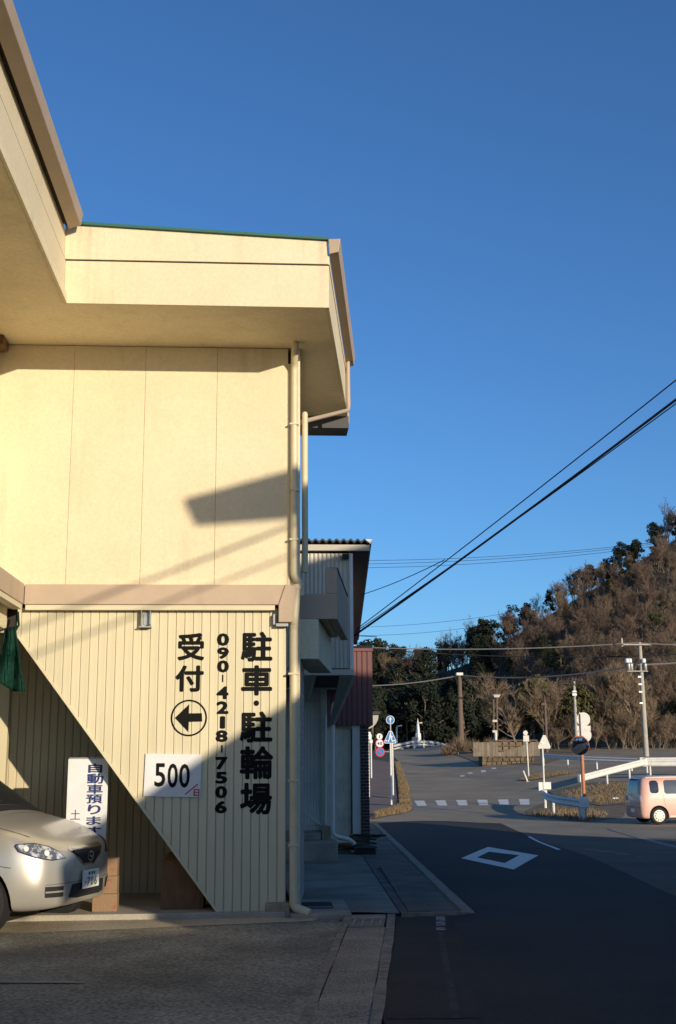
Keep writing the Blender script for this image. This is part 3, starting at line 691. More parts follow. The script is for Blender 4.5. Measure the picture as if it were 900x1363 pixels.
# wooden box and painted block
wb = thing('wooden_box', 'brown plywood box tucked under the slanting stair panel', 'box', (at(243,1197,12.75).x,12.85,.12))
x0, x1 = at(214,1195,12.72).x, at(271,1195,12.72).x; zt_ = at(240,1148,12.72).z
box('front_board','wood',wb, x0, x1, 12.72, 12.74, .063, zt_, .003)
box('side_board','wood',wb, x0, x0+.02, 12.742, 13.1, .063, zt_)
box('side_board','wood',wb, x1-.02, x1, 12.742, 13.1, .063, zt_)
MB().hexa([(x0,12.72,zt_+.001),(x1,12.72,zt_+.001),(x1-.03,13.1,zt_+.06),(x0+.05,13.1,zt_+.06),(x0,12.72,zt_+.02),(x1,12.72,zt_+.02),(x1-.03,13.1,zt_+.08),(x0+.05,13.1,zt_+.08)]).build('lid','wood',wb)
pb2 = thing('timber_block', 'weathered timber block with red paint smear in front of the standing sign', 'block', (at(140,1190,12.7).x,12.75,.063))
bx0_, bx1_ = at(123,1190,12.6).x, at(156,1190,12.6).x; zz = at(140,1143,12.6).z
for i in range(3):
    box('timber','block_red',pb2, bx0_+.006*i, bx1_-.004*i, 12.6, 12.78, .063+i*(zz-.063)/3+.002*(i>0), .063+(i+1)*(zz-.063)/3, .006)
# green net
gn = MB(); rows, cols_ = 14, 12
for i in range(rows+1):
    for j in range(cols_+1):
        u, v = j/cols_, i/rows
        L = Vector((6,836)).lerp(Vector((-4,905)), v); R = Vector((21,834)).lerp(Vector((33,921)), v**.8)
        p = L.lerp(R, u); Yd = 12.05-.12*v+.06*sin(u*9+v*3)+.04*sin(v*11+u*4)
        g = at(p.x, p.y+5*sin(u*pi)*v, Yd); gn.v.append(tuple(g))
for i in range(rows):
    for j in range(cols_):
        a = i*(cols_+1)+j; gn.f.append((a,a+1,a+cols_+2,a+cols_+1))
g_root = thing('green_net', 'dark green netting bundle hanging from the carport corner', 'netting', at(17,838,12.05))
o = gn.build('net','net',g_root,smooth=True); o.modifiers.new('s','SOLIDIFY').thickness = .012
tube('tie','net',g_root,[at(19,842,12.05),at(25,832,12.15),at(24,815,12.3)],.012)

# ================================================================ NEIGHBOURS ALONG THE ROAD
YN = 17.2
R2 = radians(3.4); d2 = Vector((sin(R2), cos(R2), 0)); 
B2 = thing('grey_metal_house', 'grey corrugated metal house with black wavy roof behind the cream building', 'building', (0.9,YN,0))
xc = at(470,800,YN).x; xl2 = at(396,800,YN).x-.6; zt2 = at(470,737,YN).z; zb2 = at(470,891,YN).z
def corrugated(name, m, par, xa, xb, y, za, zb_, pitch, depth, face=-1):
    n = max(8, int((xb-xa)/pitch*6)); mb = MB()
    for i in range(n+1):
        q = xa+(xb-xa)*i/n; yy = y+face*depth*(.5+.5*sin(2*pi*q/pitch)); mb.v += [(q,yy,za),(q,yy,zb_)]
    for i in range(n): mb.f.append((2*i,2*i+2,2*i+3,2*i+1))
    o = mb.build(name, m, par, smooth=False); return o
corrugated('corrugated_sheet','corr',B2, xl2, xc-.055, YN, zb2+.02, zt2, .062, .016)
box('corner_post','whitish',B2, xc-.054, xc, YN-.03, YN+.05, zb2, zt2+.0, .003)
def skew2(name, m, x0, y0, w, L, z0, z1, par=None, bevel=0):
    a = Vector((x0,y0,0)); b = a+Vector((w,0,0)); c, e = b+d2*L, a+d2*L
    return MB().hexa([(a.x,a.y,z0),(b.x,b.y,z0),(c.x,c.y,z0),(e.x,e.y,z0),(a.x,a.y,z1),(b.x,b.y,z1),(c.x,c.y,z1),(e.x,e.y,z1)]).build(name, m, par or B2, bevel=bevel)
skew2('wall_core','corr',xl2, YN+.06, xc-.05-xl2, 8.5, zb2+.01, zt2)
skew2('eave_board','grey_beam',xl2, YN-.10, at(492,735,YN-.1).x-xl2, .08, zt2+.03, zt2+.12)
xq = at(495,729,YN-.14).x
# wavy roof edge and slab
mb = MB(); n = 150; xa = xl2-.1
for i in range(n+1):
    q = xa+(xq-xa)*i/n; zz = zt2+.155+.018*sin(2*pi*q/.105)
    for (L, dz) in ((0,0),(9.5,-.55)):
        p = Vector((q,YN-.16,0))+d2*L; mb.v += [(p.x,p.y,zz+dz),(p.x,p.y,zz+dz+.03)]
for i in range(n):
    a = 4*i; b = a+4
    mb.f += [(a,b,b+1,a+1),(a+1,b+1,b+3,a+3),(a+2,a+3,b+3,b+2),(a,a+2,b+2,b)]
mb.f += [(0,1,3,2),(4*n,4*n+2,4*n+3,4*n+1)]
mb.build('wavy_roof','black_roof',B2)
MB().hexa([(xl2,YN-.02,zt2+.02),(xq-.03,YN-.02,zt2+.02),(xq-.03+d2.x*9.2,YN+9.2,zt2-.50),(xl2,YN+9.2,zt2-.50),(xl2,YN-.02,zt2+.13),(xq-.03,YN-.02,zt2+.13),(xq-.03+d2.x*9.2,YN+9.2,zt2-.40),(xl2,YN+9.2,zt2-.40)]).build('roof_underside','black_roof',B2)
MB().prism([(xq-.02,YN-.17,zt2+.12),(xq+.008,YN-.17,zt2+.19),(xq-.10,YN-.17,zt2+.19)],(0,.03,0)).build('barge_end','whitish',B2)
box('eave_light','gap',B2, at(456,742,YN-.1).x, at(464,742,YN-.1).x, YN-.12, YN-.03, at(460,745,YN).z, at(460,739,YN).z)
# jettied floor: beam, brackets and dark recess
zbm = at(440,899,YN).z
box('floor_beam','grey_beam',B2, xl2, xc+.002, YN-.05, YN+.10, zbm, zb2-.002, .004)
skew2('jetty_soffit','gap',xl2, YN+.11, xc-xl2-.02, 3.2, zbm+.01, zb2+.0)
for (pa, pb_, pc_) in (((405,900),(417,900),(404,930)),((452,900),(470,900),(438,965))):
    a, b, c = at(*pa,YN+.06), at(*pb_,YN+.06), at(*pc_,YN+2.4 if pa[0]>430 else YN+1.5)
    MB().prism([(a.x,YN+.02,zbm-.002),(b.x,YN+.02,zbm-.002),(c.x+.06,c.y,c.z),(c.x,c.y,c.z)],(.05,.12,0)).build('bracket','grey_beam',B2)
YG = 20.6
xg0, xg1 = at(404,1050,YG).x, at(427,1050,YG).x
box('ground_wall','block_wall',B2, xl2-1, at(436,1050,YG).x, YG+.03, YG+.2, -.15, zbm)
corrugated('shutter_sheet','corr_low',B2, xg0-.4, xg1, YG, at(415,1105,YG).z, at(415,935,YG).z, .055, .015)
for py in (990,1040,1096): box('shutter_rail','corr_low',B2, xg0-.4, xg1+.0, YG-.035, YG-.018, at(415,py+1.5,YG).z, at(415,py-1.0,YG).z)
box('door_post','grey_beam',B2, xg1+.003, at(432,1050,YG).x, YG-.06, YG+.028, 0, zbm-.01)
tube('rail_bar','grey_pipe',B2,[at(404,1080,YG-.1),at(427,1098,YG-.1)],.012)
tube('downpipe','grey_pipe',B2,[at(433.5,950,YG-.1),at(433.5,1098,YG-.1)],.022)
tube('downpipe','grey_pipe',B2, bent([at(456,933,YG-.35),at(445,935,YG-.35),at(443,942,YG-.35),at(443,1112,YG-.35),at(468,1118,YG-.30),at(470,1121,YG-.3)],.09), .036)
for py in (1020,): 
    c = at(443,py,YG-.35); MB().lathe([(.036,0),(.044,0),(.044,.03),(.036,.03)],c).build('pipe_clip','grey_pipe',B2)
box('meter_box','whitish',B2, at(451,928,YG-.4).x, at(459,928,YG-.4).x, YG-.42, YG-.3, at(455,928,YG-.4).z, at(455,921,YG-.4).z)
box('plinth','conc_rough',B2, at(428,1110,YG-.1).x, at(440,1110,YG-.1).x, YG-.25, YG+.02, -.12, at(430,1100,YG-.2).z, .01)
box('yard_step','conc',B2, xl2-1, at(450,1130,19.9).x, 19.9, YG+.03, -.15, .22, .02)
box('upper_step','conc',B2, xl2-1, at(427,1110,20.4).x, 20.35, YG+.0, .2215, .34, .015)

YM = 22.7
B3 = thing('maroon_shop', 'low building with maroon ribbed upper wall and dark brick corner', 'building', (1.7,YM,0))
mx0, mx1 = at(440,900,YM).x-.3, at(496,900,YM).x; mz0, mz1 = at(470,965,YM).z, at(470,867,YM).z
x = mx1; bw = .1
while x > mx0:
    MB().add([(x-bw+.004,YM-.0,mz0),(x-.02,YM-.0,mz0),(x-.012,YM+.02,mz0),(x-.002,YM+.02,mz0),(x-bw+.004,YM,mz1),(x-.02,YM,mz1),(x-.012,YM+.02,mz1),(x-.002,YM+.02,mz1)],[(0,1,5,4),(1,2,6,5),(2,3,7,6)]).build('siding_board','maroon',B3); x -= bw
MB().hexa([(mx0,YM+.022,mz0),(mx1-.002,YM+.022,mz0),(mx1+.35,YM+7,mz0),(mx0,YM+7,mz0),(mx0,YM+.022,mz1),(mx1-.002,YM+.022,mz1),(mx1+.35,YM+7,mz1),(mx0,YM+7,mz1)]).build('upper_box','maroon',B3)
box('cap','maroon',B3, mx0, mx1+.01, YM-.03, YM+.08, mz1+.002, mz1+.06)
MB().lathe([(.12,0),(.12,.05),(.26,.06),(.20,.13)],(at(481,862,YM+.4).x,YM+.4,mz1+.0)).build('roof_vent','black_roof',B3)
by = YM+.12
box('lower_wall','block_wall',B3, mx0-.5, at(481,1050,by).x, by+.05, by+.25, -.2, mz0-.002)
for r_ in range(9):      # concrete blocks of the lower wall
    zz = -.1+r_*.245
    for q in range(4):
        xx = at(430,1050,by).x+q*.40-(r_%2)*.2; x_1 = min(xx+.39, at(470,1050,by).x)
        if x_1-xx > .03: box('concrete_block','block_wall',B3, xx, x_1, by+.035, by+.06, zz, min(zz+.237, mz0-.003))
box('grey_panel','corr_low',B3, at(469,1050,by).x, at(480,1050,by).x, by-.03, by+.03, .10, mz0-.003)
tube('panel_edge','gap',B3,[at(468.5,970,by-.02),at(468.5,1110,by-.02)],.012)
cx0, cx1 = at(480.3,1050,by).x, at(491,1050,by).x
box('brick_core','mortar',B3, cx0+.004, cx1-.004, by-.05, by+.2, -.2, mz0-.003)
mb = MB(); zz = -.1; r_ = 0
while zz < mz0-.05:
    xs_ = [cx0, cx0+(.10 if r_%2 else .05), cx1] if True else 0
    xs_ = [cx0, cx0+.075+(.03 if r_%2 else -.02), cx1]
    for a, b in zip(xs_[:-1], xs_[1:]): mb.box(a+.004, b-.004, by-.062, by-.048, zz, zz+.048)
    for q in range(2): mb.box(cx1-.005, cx1+.006, by-.06+q*.12, by+.05+q*.12, zz, zz+.048)
    zz += .060; r_ += 1
tag(mb.build('brick_courses','brick',B3), kind='stuff')
box('brick_base','conc',B3, cx0-.02, cx1+.02, by-.07, by+.2, -.3, -.101)
# clutter at the foot of the shop
cl = thing('scrap_planks', 'dark heap of old planks at the foot of the brick corner', 'planks', (1.85,21.9,-.1))
for i in range(9):
    a = at(446+i*6.5+random.uniform(-3,3), 1124+random.uniform(-3,6), 21.6-.12*i); ang = random.uniform(-.6,.5)
    z = gz(0,21.8)+.05+.035*i
    dd = Vector((cos(ang), sin(ang), random.uniform(-.12,.05)))*random.uniform(.22,.42); ww = Vector((-sin(ang),cos(ang),0))*.05
    c = Vector((a.x,21.55+.08*(i%4),z))
    MB().hexa([c-dd-ww,c+dd-ww,c+dd+ww,c-dd+ww]+[p+Vector((0,0,.03)) for p in (c-dd-ww,c+dd-ww,c+dd+ww,c-dd+ww)]).build('plank',random.choice(['gap','wood','grate']),cl)
sb = MB(); a = at(470,1140,21.3); b = at(502,1140,21.3)
bx_ = thing('dark_bin', 'low dark box standing by the kerb below the brick corner', 'box', (a.x,21.3,-.12))
box('tub','gap',bx_, at(474,1140,21.3).x, at(500,1140,21.3).x, 21.2, 21.7, gz(0,21.3)+.03, at(490,1129,21.3).z, .02)
box('lid','grate',bx_, at(472,1140,21.3).x, at(502,1140,21.3).x, 21.18, 21.72, at(490,1129,21.3).z+.002, at(490,1127,21.3).z, .01)
# far house behind the shop
YH = 34.0
B4 = thing('far_house', 'small distant house roof showing past the maroon wall', 'building', (3.2,YH,0))
hx = at(504,960,YH).x
MB().prism([at(480,947,YH),at(508,947,YH),at(504,951,YH),at(480,951,YH)],(-.6,3,0)).build('roof','black_roof',B4)
box('wall','block_wall',B4, hx-2.6, hx-.75, YH+.3, YH+3, gz(0,YH), at(500,952,YH).z)
mb = MB()
for i in range(9):
    an = pi/2*i/8; mb.v += [(hx-.0-.38*(1-cos(an)),YH,at(500,952,YH).z-.40*sin(an)),(hx-.25-.2*(1-cos(an)),YH,at(500,952,YH).z-.25*sin(an))]
n0 = len(mb.v); mb.v += [(a,b+.5,c) for a,b,c in mb.v]
for i in range(8):
    a = 2*i; mb.f += [(a,a+2,a+3,a+1),(n0+a,n0+a+1,n0+a+3,n0+a+2),(a,n0+a,n0+a+2,a+2)]
mb.build('curved_eave','tile',B4)

# ================================================================ HOUSES ACROSS THE ROAD (out of frame, outlines shaped to cast shade on facade and road)
SU = Vector((cos(SUN_AZ), sin(SUN_AZ), 0)); SV = Vector((sin(SUN_AZ), -cos(SUN_AZ), 0))
def us(u, s, h): p = SU*u+SV*s; return Vector((p.x, p.y, h))
def slab(name, m, par, prof, s0, s1):
    return MB().prism([us(u, s0, h) for u, h in prof], SV*(s1-s0)).build(name, m, par)
H1 = thing('shade_house', 'unseen two storey house across the road, shaped to cast the facade shade', 'building', us(9,5,0))  # unseen; lined up with the sun so its outline casts the facade shade
slab('wall','house_wall',H1,[(6.62,0),(14,0),(14,6.6),(6.62,6.6)],2.0,9.5)
slab('roof','house_roof',H1,[(6.50,7.20),(6.50,6.60),(14.4,6.60),(14.6,6.98),(10,7.95)],2.0,9.8)
slab('shade_canopy','house_roof',H1,[(5.49,6.98),(5.60,6.72),(6.62,6.70),(6.62,7.23)],1.8,2.12)  # thin slab cut to cast the eave-shaped shade on the upper wall
slab('shade_roof','house_roof',H1,[(4.05,3.20),(4.10,2.86),(6.618,4.42),(6.618,4.80)],2.0,2.4)  # thin slab whose edge casts the sloping shade line on the siding
slab('side_wall','house_wall',H1,[(5.25,0),(6.615,0),(6.615,4.47),(5.25,3.64)],2.05,6.4)
for k in range(3): slab('window','glass',H1,[(7.4+2.2*k,3.9),(8.8+2.2*k,3.9),(8.8+2.2*k,5.2),(7.4+2.2*k,5.2)],1.95,1.99)
W1 = thing('shade_wall', 'long unseen wall beside the photographer, added to shade the forecourt', 'wall', us(0,2.1,0))  # unseen wall added so the near forecourt falls in shade
slab('wall','block_wall',W1,[(-14,0),(5.30,0),(5.30,2.405),(-14,2.405)],2.0,2.15)
slab('coping','conc',W1,[(-14,2.41),(5.30,2.41),(5.30,2.47),(-14,2.47)],1.96,2.19)
H2 = thing('shade_building', 'unseen building beyond the frame, shaped to shade the road', 'building', us(18,4,0))  # unseen block, its profile set by where the road shade ends
slab('wall','house_wall',H2,[(13.9,0),(22.6,0),(22.6,3.6),(20.2,5.2),(13.9,5.2)],0.0,8)
slab('roof','house_roof',H2,[(13.8,5.203),(20.1,5.203),(23.0,3.72),(23.2,3.86),(20.2,5.66),(13.8,5.66)],-.25,8.3)
for k in range(3): slab('window','glass',H2,[(15.4+2.2*k,1.0),(16.9+2.2*k,1.0),(16.9+2.2*k,2.6),(15.4+2.2*k,2.6)],-.03,-.004)

SPole = thing('service_pole', 'timber service pole across the road behind the photographer', 'pole', us(-1,2.0,0))
MB().tube([us(-1,2.0,-.2), us(-1,2.0,4.6)], [.13,.10], 10).build('pole','pole_brown',SPole,smooth=True)
box('crossarm','pole_brown',SPole,us(-1,2,0).x-.6,us(-1,2,0).x+.6,us(-1,2,0).y-.05,us(-1,2,0).y+.05,4.2,4.3)
for k_i, (dz, rr_, lab) in enumerate(((0,.021,'upper service cable from the roadside house to the timber pole'),(-.33,.015,'lower service cable from the roadside house to the timber pole'))):
    tag(MB().tube([us(6.6-7.6*i/12, 1.98, 6.64+dz-7.6*i/12*.345) for i in range(13)], rr_, 6).build('overhead_wire','black_roof'), lab, 'wire', 'overhead wires')

# ================================================================ STREET FURNITURE
def pole_thing(name, label, cat, base, group=None): return thing(name, label, cat, base, group)
def vpost(name, m, par, x, y, z0, z1, r, n=12, r2=None): return MB().tube([(x,y,z0),(x,y,z1)], [r, r2 or r], n).build(name, m, par, smooth=True)
def guardrail(label, pts, mbeam, mpost, h, bw, spacing, group=None, name='guardrail', endcap=True, rpost=.057, side=1):
    """pts: ground points along the rail"""
    pts = [Vector(p) for p in pts]
    root = thing(name, label, 'guardrail', pts[0], group)
    prof = [(0,0),(.035,.10),(.05,.22),(.012,.42),(.012,.58),(.05,.78),(.035,.90),(0,1)]
    mb = MB(); n = len(prof)
    for i, p in enumerate(pts):
        a = pts[max(0,i-1)]; b = pts[min(len(pts)-1,i+1)]; t = (b-a); t.z = 0; t.normalize(); nn = Vector((t.y,-t.x,0))*side
        for (o, hh) in prof:
            q = p+nn*(o+.06)+Vector((0,0,h-bw+bw*hh)); mb.v.append(tuple(q))
        for (o, hh) in prof:
            q = p+nn*(o+.052)+Vector((0,0,h-bw+bw*hh)); mb.v.append(tuple(q))
    for i in range(len(pts)-1):
        for j in range(n-1):
            a = i*2*n+j; b = a+2*n; mb.f += [(a,b,b+1,a+1),(a+n,a+n+1,b+n+1,b+n)]
        a = i*2*n; b = a+2*n
        mb.f += [(a,a+n,b+n,b),(a+n-1,b+n-1,b+2*n-1,a+2*n-1)]
    mb.f += [tuple(range(n))+tuple(range(2*n-1,n-1,-1)), tuple((len(pts)-1)*2*n+j for j in list(range(n))+list(range(2*n-1,n-1,-1)))]
    mb.build('beam', mbeam, root, smooth=False)
    L = [0]
    for i in range(1,len(pts)): L.append(L[-1]+(pts[i]-pts[i-1]).length)
    s = .15
    while s < L[-1]:
        i = max(k for k in range(len(pts)-1) if L[k] <= s); q = pts[i].lerp(pts[i+1], (s-L[i])/(L[i+1]-L[i]))
        vpost('post', mpost, root, q.x, q.y, gz(q.x,q.y)-.05, q.z+h-.02, rpost, 8); s += spacing
    if endcap:
        for p, q in ((pts[0],pts[1]),(pts[-1],pts[-2])):
            t = (p-q).normalized(); c = p+t*.12; w = Vector((t.y,-t.x,0))
            MB().hexa([c-w*.10-t*.12+Vector((0,0,h-bw-.02)),c+w*.10-t*.12+Vector((0,0,h-bw-.02)),c+w*.10+t*.12+Vector((0,0,h-bw-.02)),c-w*.10+t*.12+Vector((0,0,h-bw-.02)),
                       c-w*.10-t*.12+Vector((0,0,h+.02)),c+w*.10-t*.12+Vector((0,0,h+.02)),c+w*.10+t*.12+Vector((0,0,h+.02)),c-w*.10+t*.12+Vector((0,0,h+.02))]).build('end_cap', mpost, root, bevel=.03)
    return root
g0, g1 = ground(726,1076), ground(777,1092)
guardrail('short guardrail with white posts, its white beam greyed as shade, between triangle sign and mirror post', [g0, g0.lerp(g1,.33)+Vector((-.35,-.2,0)), g0.lerp(g1,.66)+Vector((-.35,-.2,0)), g1], 'rail_grey_shade','rail_white', .72, .30, 3.6, side=1)
r0 = at(775,1049,60); r0.z = gz(r0.x,60); r1 = at(858,1033,63); r1.z = r0.z+.75
rr = []
for i in range(7):
    q = r0.lerp(r1, i/6); rr.append(q)
guardrail('white guardrail climbing the grassy bank behind the pink car', rr, 'rail_white','rail_white', .76, .34, 1.9)
rz_ = [at(858,1029,66), at(1000,1028,65)]
guardrail('second white guardrail directly behind the level one at the right edge', rz_, 'rail_white','rail_white', .85, .32, 2.4)
r2 = at(862,1031,63.5); r3 = at(1010,1031,62.0)
guardrail('level white guardrail at the right edge above the pink car', [r2.lerp(r3,i/4) for i in range(5)], 'rail_white','rail_white', .80, .36, 2.1)
ra, rb_, rc_ = ground(722,1019.5), ground(775,1023.5), ground(850,1027)
def gp(p): return Vector((p.x,p.y,gz(p.x,p.y)))
q = [ra.lerp(rb_,i/5) for i in range(5)]+[rb_.lerp(rc_,i/5) for i in range(6)]
guardrail('long guardrail with white posts, its white beam greyed as shade, along the far road below the hill', [gp(p) for p in q], 'rail_grey_shade','rail_white', .80, .28, 2.6, endcap=False)
# bridge railing
br_ = thing('bridge_railing', 'arched grey bridge railing with white posts at the top of the road', 'railing', at(560,1001,118))
pts = []
for px, py in ((524,993),(535,990.5),(548,987.8),(560,987.2),(572,987.8),(584,989.5),(594,992)): pts.append(at(px,py,118))
tube('top_rail','rail_grey_shade',br_,pts,.13,8)
tube('mid_rail','rail_grey_shade',br_,[p-Vector((0,0,.30)) for p in pts],.08,8)
for px in (552,564,577,589,592.5):
    a = at(px,989 if px < 590 else 990,118); g = gz(a.x,118)
    box('post','rail_white',br_, a.x-.10, a.x+.10, 117.9, 118.1, g-.1, a.z-.05)
box('deck_block','rail_white',br_, at(527,997,119).x, at(537,997,119).x, 118.8, 119.2, gz(10,119), at(530,995,119).z)
# white spire
sp = at(557,1000,135); k = 135/1550
spire = thing('white_spire', 'white pointed conical monument behind the arched bridge railing', 'monument', (sp.x,135,2.2))
zz = lambda py: at(557,py,135).z
MB().lathe([(4.6*k,2.0),(4.4*k,zz(990)),(3.7*k,zz(977)),(3.5*k,zz(976))],(sp.x,135,0)).build('base','whitish',spire,smooth=True)
MB().lathe([(2.6*k,zz(976)+.005),(2.1*k,zz(969)),(1.1*k,zz(962)),(.12*k,zz(956))],(sp.x,135,0)).build('spire','whitish',spire,smooth=True)
for px, pt, pb_, lab in ((528.5,968,994,'slim white lamp post just right of the blue crossing sign'),(555.8,964,994,'thin grey lamp post beside the white spire')):
    a = at(px,pb_,122); t = thing('lamp_post', lab, 'lamp', (a.x,122,2.2))
    vpost('pole','post_white' if px < 540 else 'steel',t,a.x,122,2.1,at(px,pt,122).z,.09 if px < 540 else .06,8)
    zt_ = at(px,pt,122).z
    MB().tube([(a.x,122,zt_),(a.x+.15,122,zt_+.12),(a.x+.55,122,zt_+.14)],[.06,.06,.09],8).build('lamp_head','sign_back',t)
# small cabinet next to the spire
cb = thing('roadside_cabinet','small grey cabinet on posts between spire and lamp post','cabinet',at(551.5,987,124))
a, b = at(549,985,124), at(557,981,124)
box('case','block_wall',cb,a.x,b.x,124,124.4,a.z,b.z); box('post','steel',cb,a.x+.1,b.x-.1,124.1,124.3,2.1,a.z-.002)

# left sign cluster
Ysg = 52.0
def sign_disc(root, px, py, d_px, Y, face, rim=None, rimw=.12, name='sign_plate'):
    c = at(px,py,Y); r = d_px*Y/1550/2
    disc(name, 'sign_back' if rim is None else rim, root, c+Vector((0,-.02,0)), r, .012)
    f = disc('sign_face', face, root, c+Vector((0,-.033,0)), r*(1-rimw), .004); return c, r
s1 = thing('crossing_sign', 'white post with round blue arrow sign above blue pedestrian crossing sign', 'sign', ground(521.5,1072))
bx_ = ground(521.5,1072); Ys = bx_.y
vpost('post','post_white',s1,at(520,1000,Ys).x,Ys,bx_.z-.1,at(519,975,Ys).z,.045,10)
vpost('arm','steel',s1,at(519.8,970,Ys).x,Ys,at(519,975,Ys).z-.1,at(519,958,Ys).z,.03,8)
c, r = sign_disc(s1,519.5,958.3,11.2,Ys-.05,'sign_blue','sign_white',.13)
MB().prism([c+Vector((x_*r,-.042,z_*r)) for x_, z_ in ((-.13,-.62),(.13,-.62),(.13,.10),(.40,.10),(0,.68),(-.40,.10),(-.13,.10))],(0,-.004,0)).build('arrow','sign_white',s1)
tri = [at(x_,y_,Ys-.06) for x_, y_ in ((512,989.5),(527,989.5),(527.5,986),(521.8,973),(518,973),(511.8,986))]
MB().prism(tri,(0,.015,0)).build('sign_plate','sign_white',s1)
cc = sum(tri,Vector())/6; MB().prism([cc+(p-cc)*.88+Vector((0,-.004,0)) for p in tri],(0,-.004,0)).build('sign_face','sign_blue',s1)
# pedestrian figure: head, body, two legs, bag; stripes at the feet
fp = lambda x_, y_: at(x_,y_,Ys-.07)
for nm, poly in (('pictogram_body',[(518.6,977.5),(521,977.5),(521.6,982),(518.2,982)]),('pictogram_leg',[(518.2,982),(519.6,982),(517.6,987.6),(516.2,987.6)]),('pictogram_leg',[(520,982),(521.5,982),(523.4,987.6),(522,987.6)]),('pictogram_arm',[(521,978.3),(523.4,981),(522.7,981.8),(520.6,979.6)])):
    MB().prism([fp(*q) for q in poly],(0,-.004,0)).build(nm,'sign_white',s1)
disc('pictogram_head','sign_white',s1,fp(519.9,976),.035,.004)
for a_, b_ in ((513.6,515.6),(523.8,525.8)): MB().prism([fp(a_,985),fp(b_,985),fp(b_,986.6),fp(a_-.4,986.6)],(0,-.004,0)).build('pictogram_stripe','sign_white',s1)
s2 = thing('no_parking_sign', 'second pale post carrying round 40 limit and no parking signs on its left', 'sign', at(523,1075,Ys+9))
Yt = Ys+9; b2 = at(522.8,1020,Yt); vpost('post','post_white',s2,b2.x,Yt,gz(b2.x,Yt)-.1,at(522,975,Yt).z,.045,10)
tube('arm','steel',s2,[at(507,1000.6,Yt),at(523,1000.6,Yt)],.035,8); tube('arm','steel',s2,[at(507,988,Yt),at(523,988,Yt)],.03,8)
c, r = sign_disc(s2,506,1001,12.4,Yt-.03,'sign_blue','sign_red',.2)
MB().prism([c+Vector((x_*r,-.045,z_*r)) for x_, z_ in ((-.62,.50),(-.50,.62),(.62,-.50),(.50,-.62))],(0,-.004,0)).build('slash','sign_red',s2)
c, r = sign_disc(s2,505.5,989.5,11.6,Yt-.04,'sign_white','sign_red',.2)
for i, ch in enumerate('40'): glyph(ch,'digit','sign_navy',s2,c+Vector((-.58*r+i*.62*r,-.044,-.36*r)),Vector((.50*r,0,0)),Vector((0,0,.72*r)),.03)
c, r = sign_disc(s2,505.2,980.4,8.2,Yt-.05,'sign_white','sign_back',.08)
MB().prism([c+Vector((x_*r,-.044,z_*r)) for x_, z_ in ((-.14,-.55),(.05,-.6),(.22,.5),(.02,.58))],(0,-.004,0)).build('mark','gap',s2)
vpost('arm_post','steel',s2,c.x,Yt,at(505,1006,Yt).z,at(505,978,Yt).z,.025,8)
s3 = thing('small_white_sign','small white sign on a thin post at the edge of the brick corner','sign',at(494,997,75))
a = at(494,997,75); vpost('post','post_white',s3,a.x,75,gz(a.x,75)-.1,at(494,988,75).z,.05,8); aa, ab = at(492,989,75), at(496,984.5,75); box('sign_plate','sign_white',s3,aa.x,ab.x,74.93,74.97,aa.z,ab.z)
s4 = thing('round_beacon','small round white beacon at the edge of the brick corner','lamp',at(490.5,985,60)); a = at(490.5,979,60)
MB().lathe([(.05,-.25),(.16,-.2),(.17,0),(.1,.18)],a,n=12).build('globe','sign_white',s4,smooth=True); vpost('post','post_white',s4,a.x,60,gz(a.x,60)-.1,a.z-.25,.04,8)

# triangle sign back
b = ground(725.5,1075); tb = thing('triangle_sign', 'back of a triangular sign on a white post at the guardrail end', 'sign', b)
vpost('post','post_white',tb,b.x,b.y,b.z-.1,at(724,985,b.y).z,.04,10)
tr = [at(x_,y_,b.y-.06) for x_, y_ in ((716.8,996.5),(732.2,996.5),(732.8,993.5),(726.2,978.5),(722.8,978.5),(716.2,993.5))]
MB().prism(tr,(0,-.015,0)).build('sign_plate','sign_back',tb); box('clamp','steel',tb,b.x-.07,b.x+.07,b.y-.1,b.y-.08,at(724,990,b.y).z,at(724,988.5,b.y).z)
mb = MB(); a_, c_ = at(717,1050,b.y-.1), at(733,1041,b.y-.1)
box('guard_plate','rail_white',tb,a_.x,a_.x+.17,b.y-.16,b.y-.07,a_.z-.1,c_.z); box('guard_plate','rail_white',tb,a_.x+.2,c_.x,b.y-.14,b.y-.09,a_.z-.02,c_.z)
# small sign back
b = ground(704,1036); ts_ = thing('parking_sign', 'back of a small round and square sign on a leaning white post', 'sign', b)
MB().tube([(b.x,b.y,b.z-.1),tuple(at(700.5,976,b.y))],.045,8).build('post','post_white',ts_,smooth=True)
disc('sign_plate','sign_back',ts_,at(699.5,975.5,b.y-.1),3.1*b.y/1550,.02); a_, c_ = at(699,987,b.y-.1), at(704,979,b.y-.1); box('sign_plate','sign_back',ts_,a_.x-.1,c_.x,b.y-.11,b.y-.09,a_.z,c_.z)
# fallen post
b = ground(703,1041); fb = thing('leaning_stake', 'short white stake leaning over beside the small sign post', 'stake', b)
MB().tube([(b.x,b.y,b.z-.05),tuple(at(696.5,1026,b.y))],.05,8).build('stake','post_white',fb)
box('stake_base','conc',fb,b.x-.15,b.x+.15,b.y-.1,b.y+.1,b.z-.1,b.z+.04)
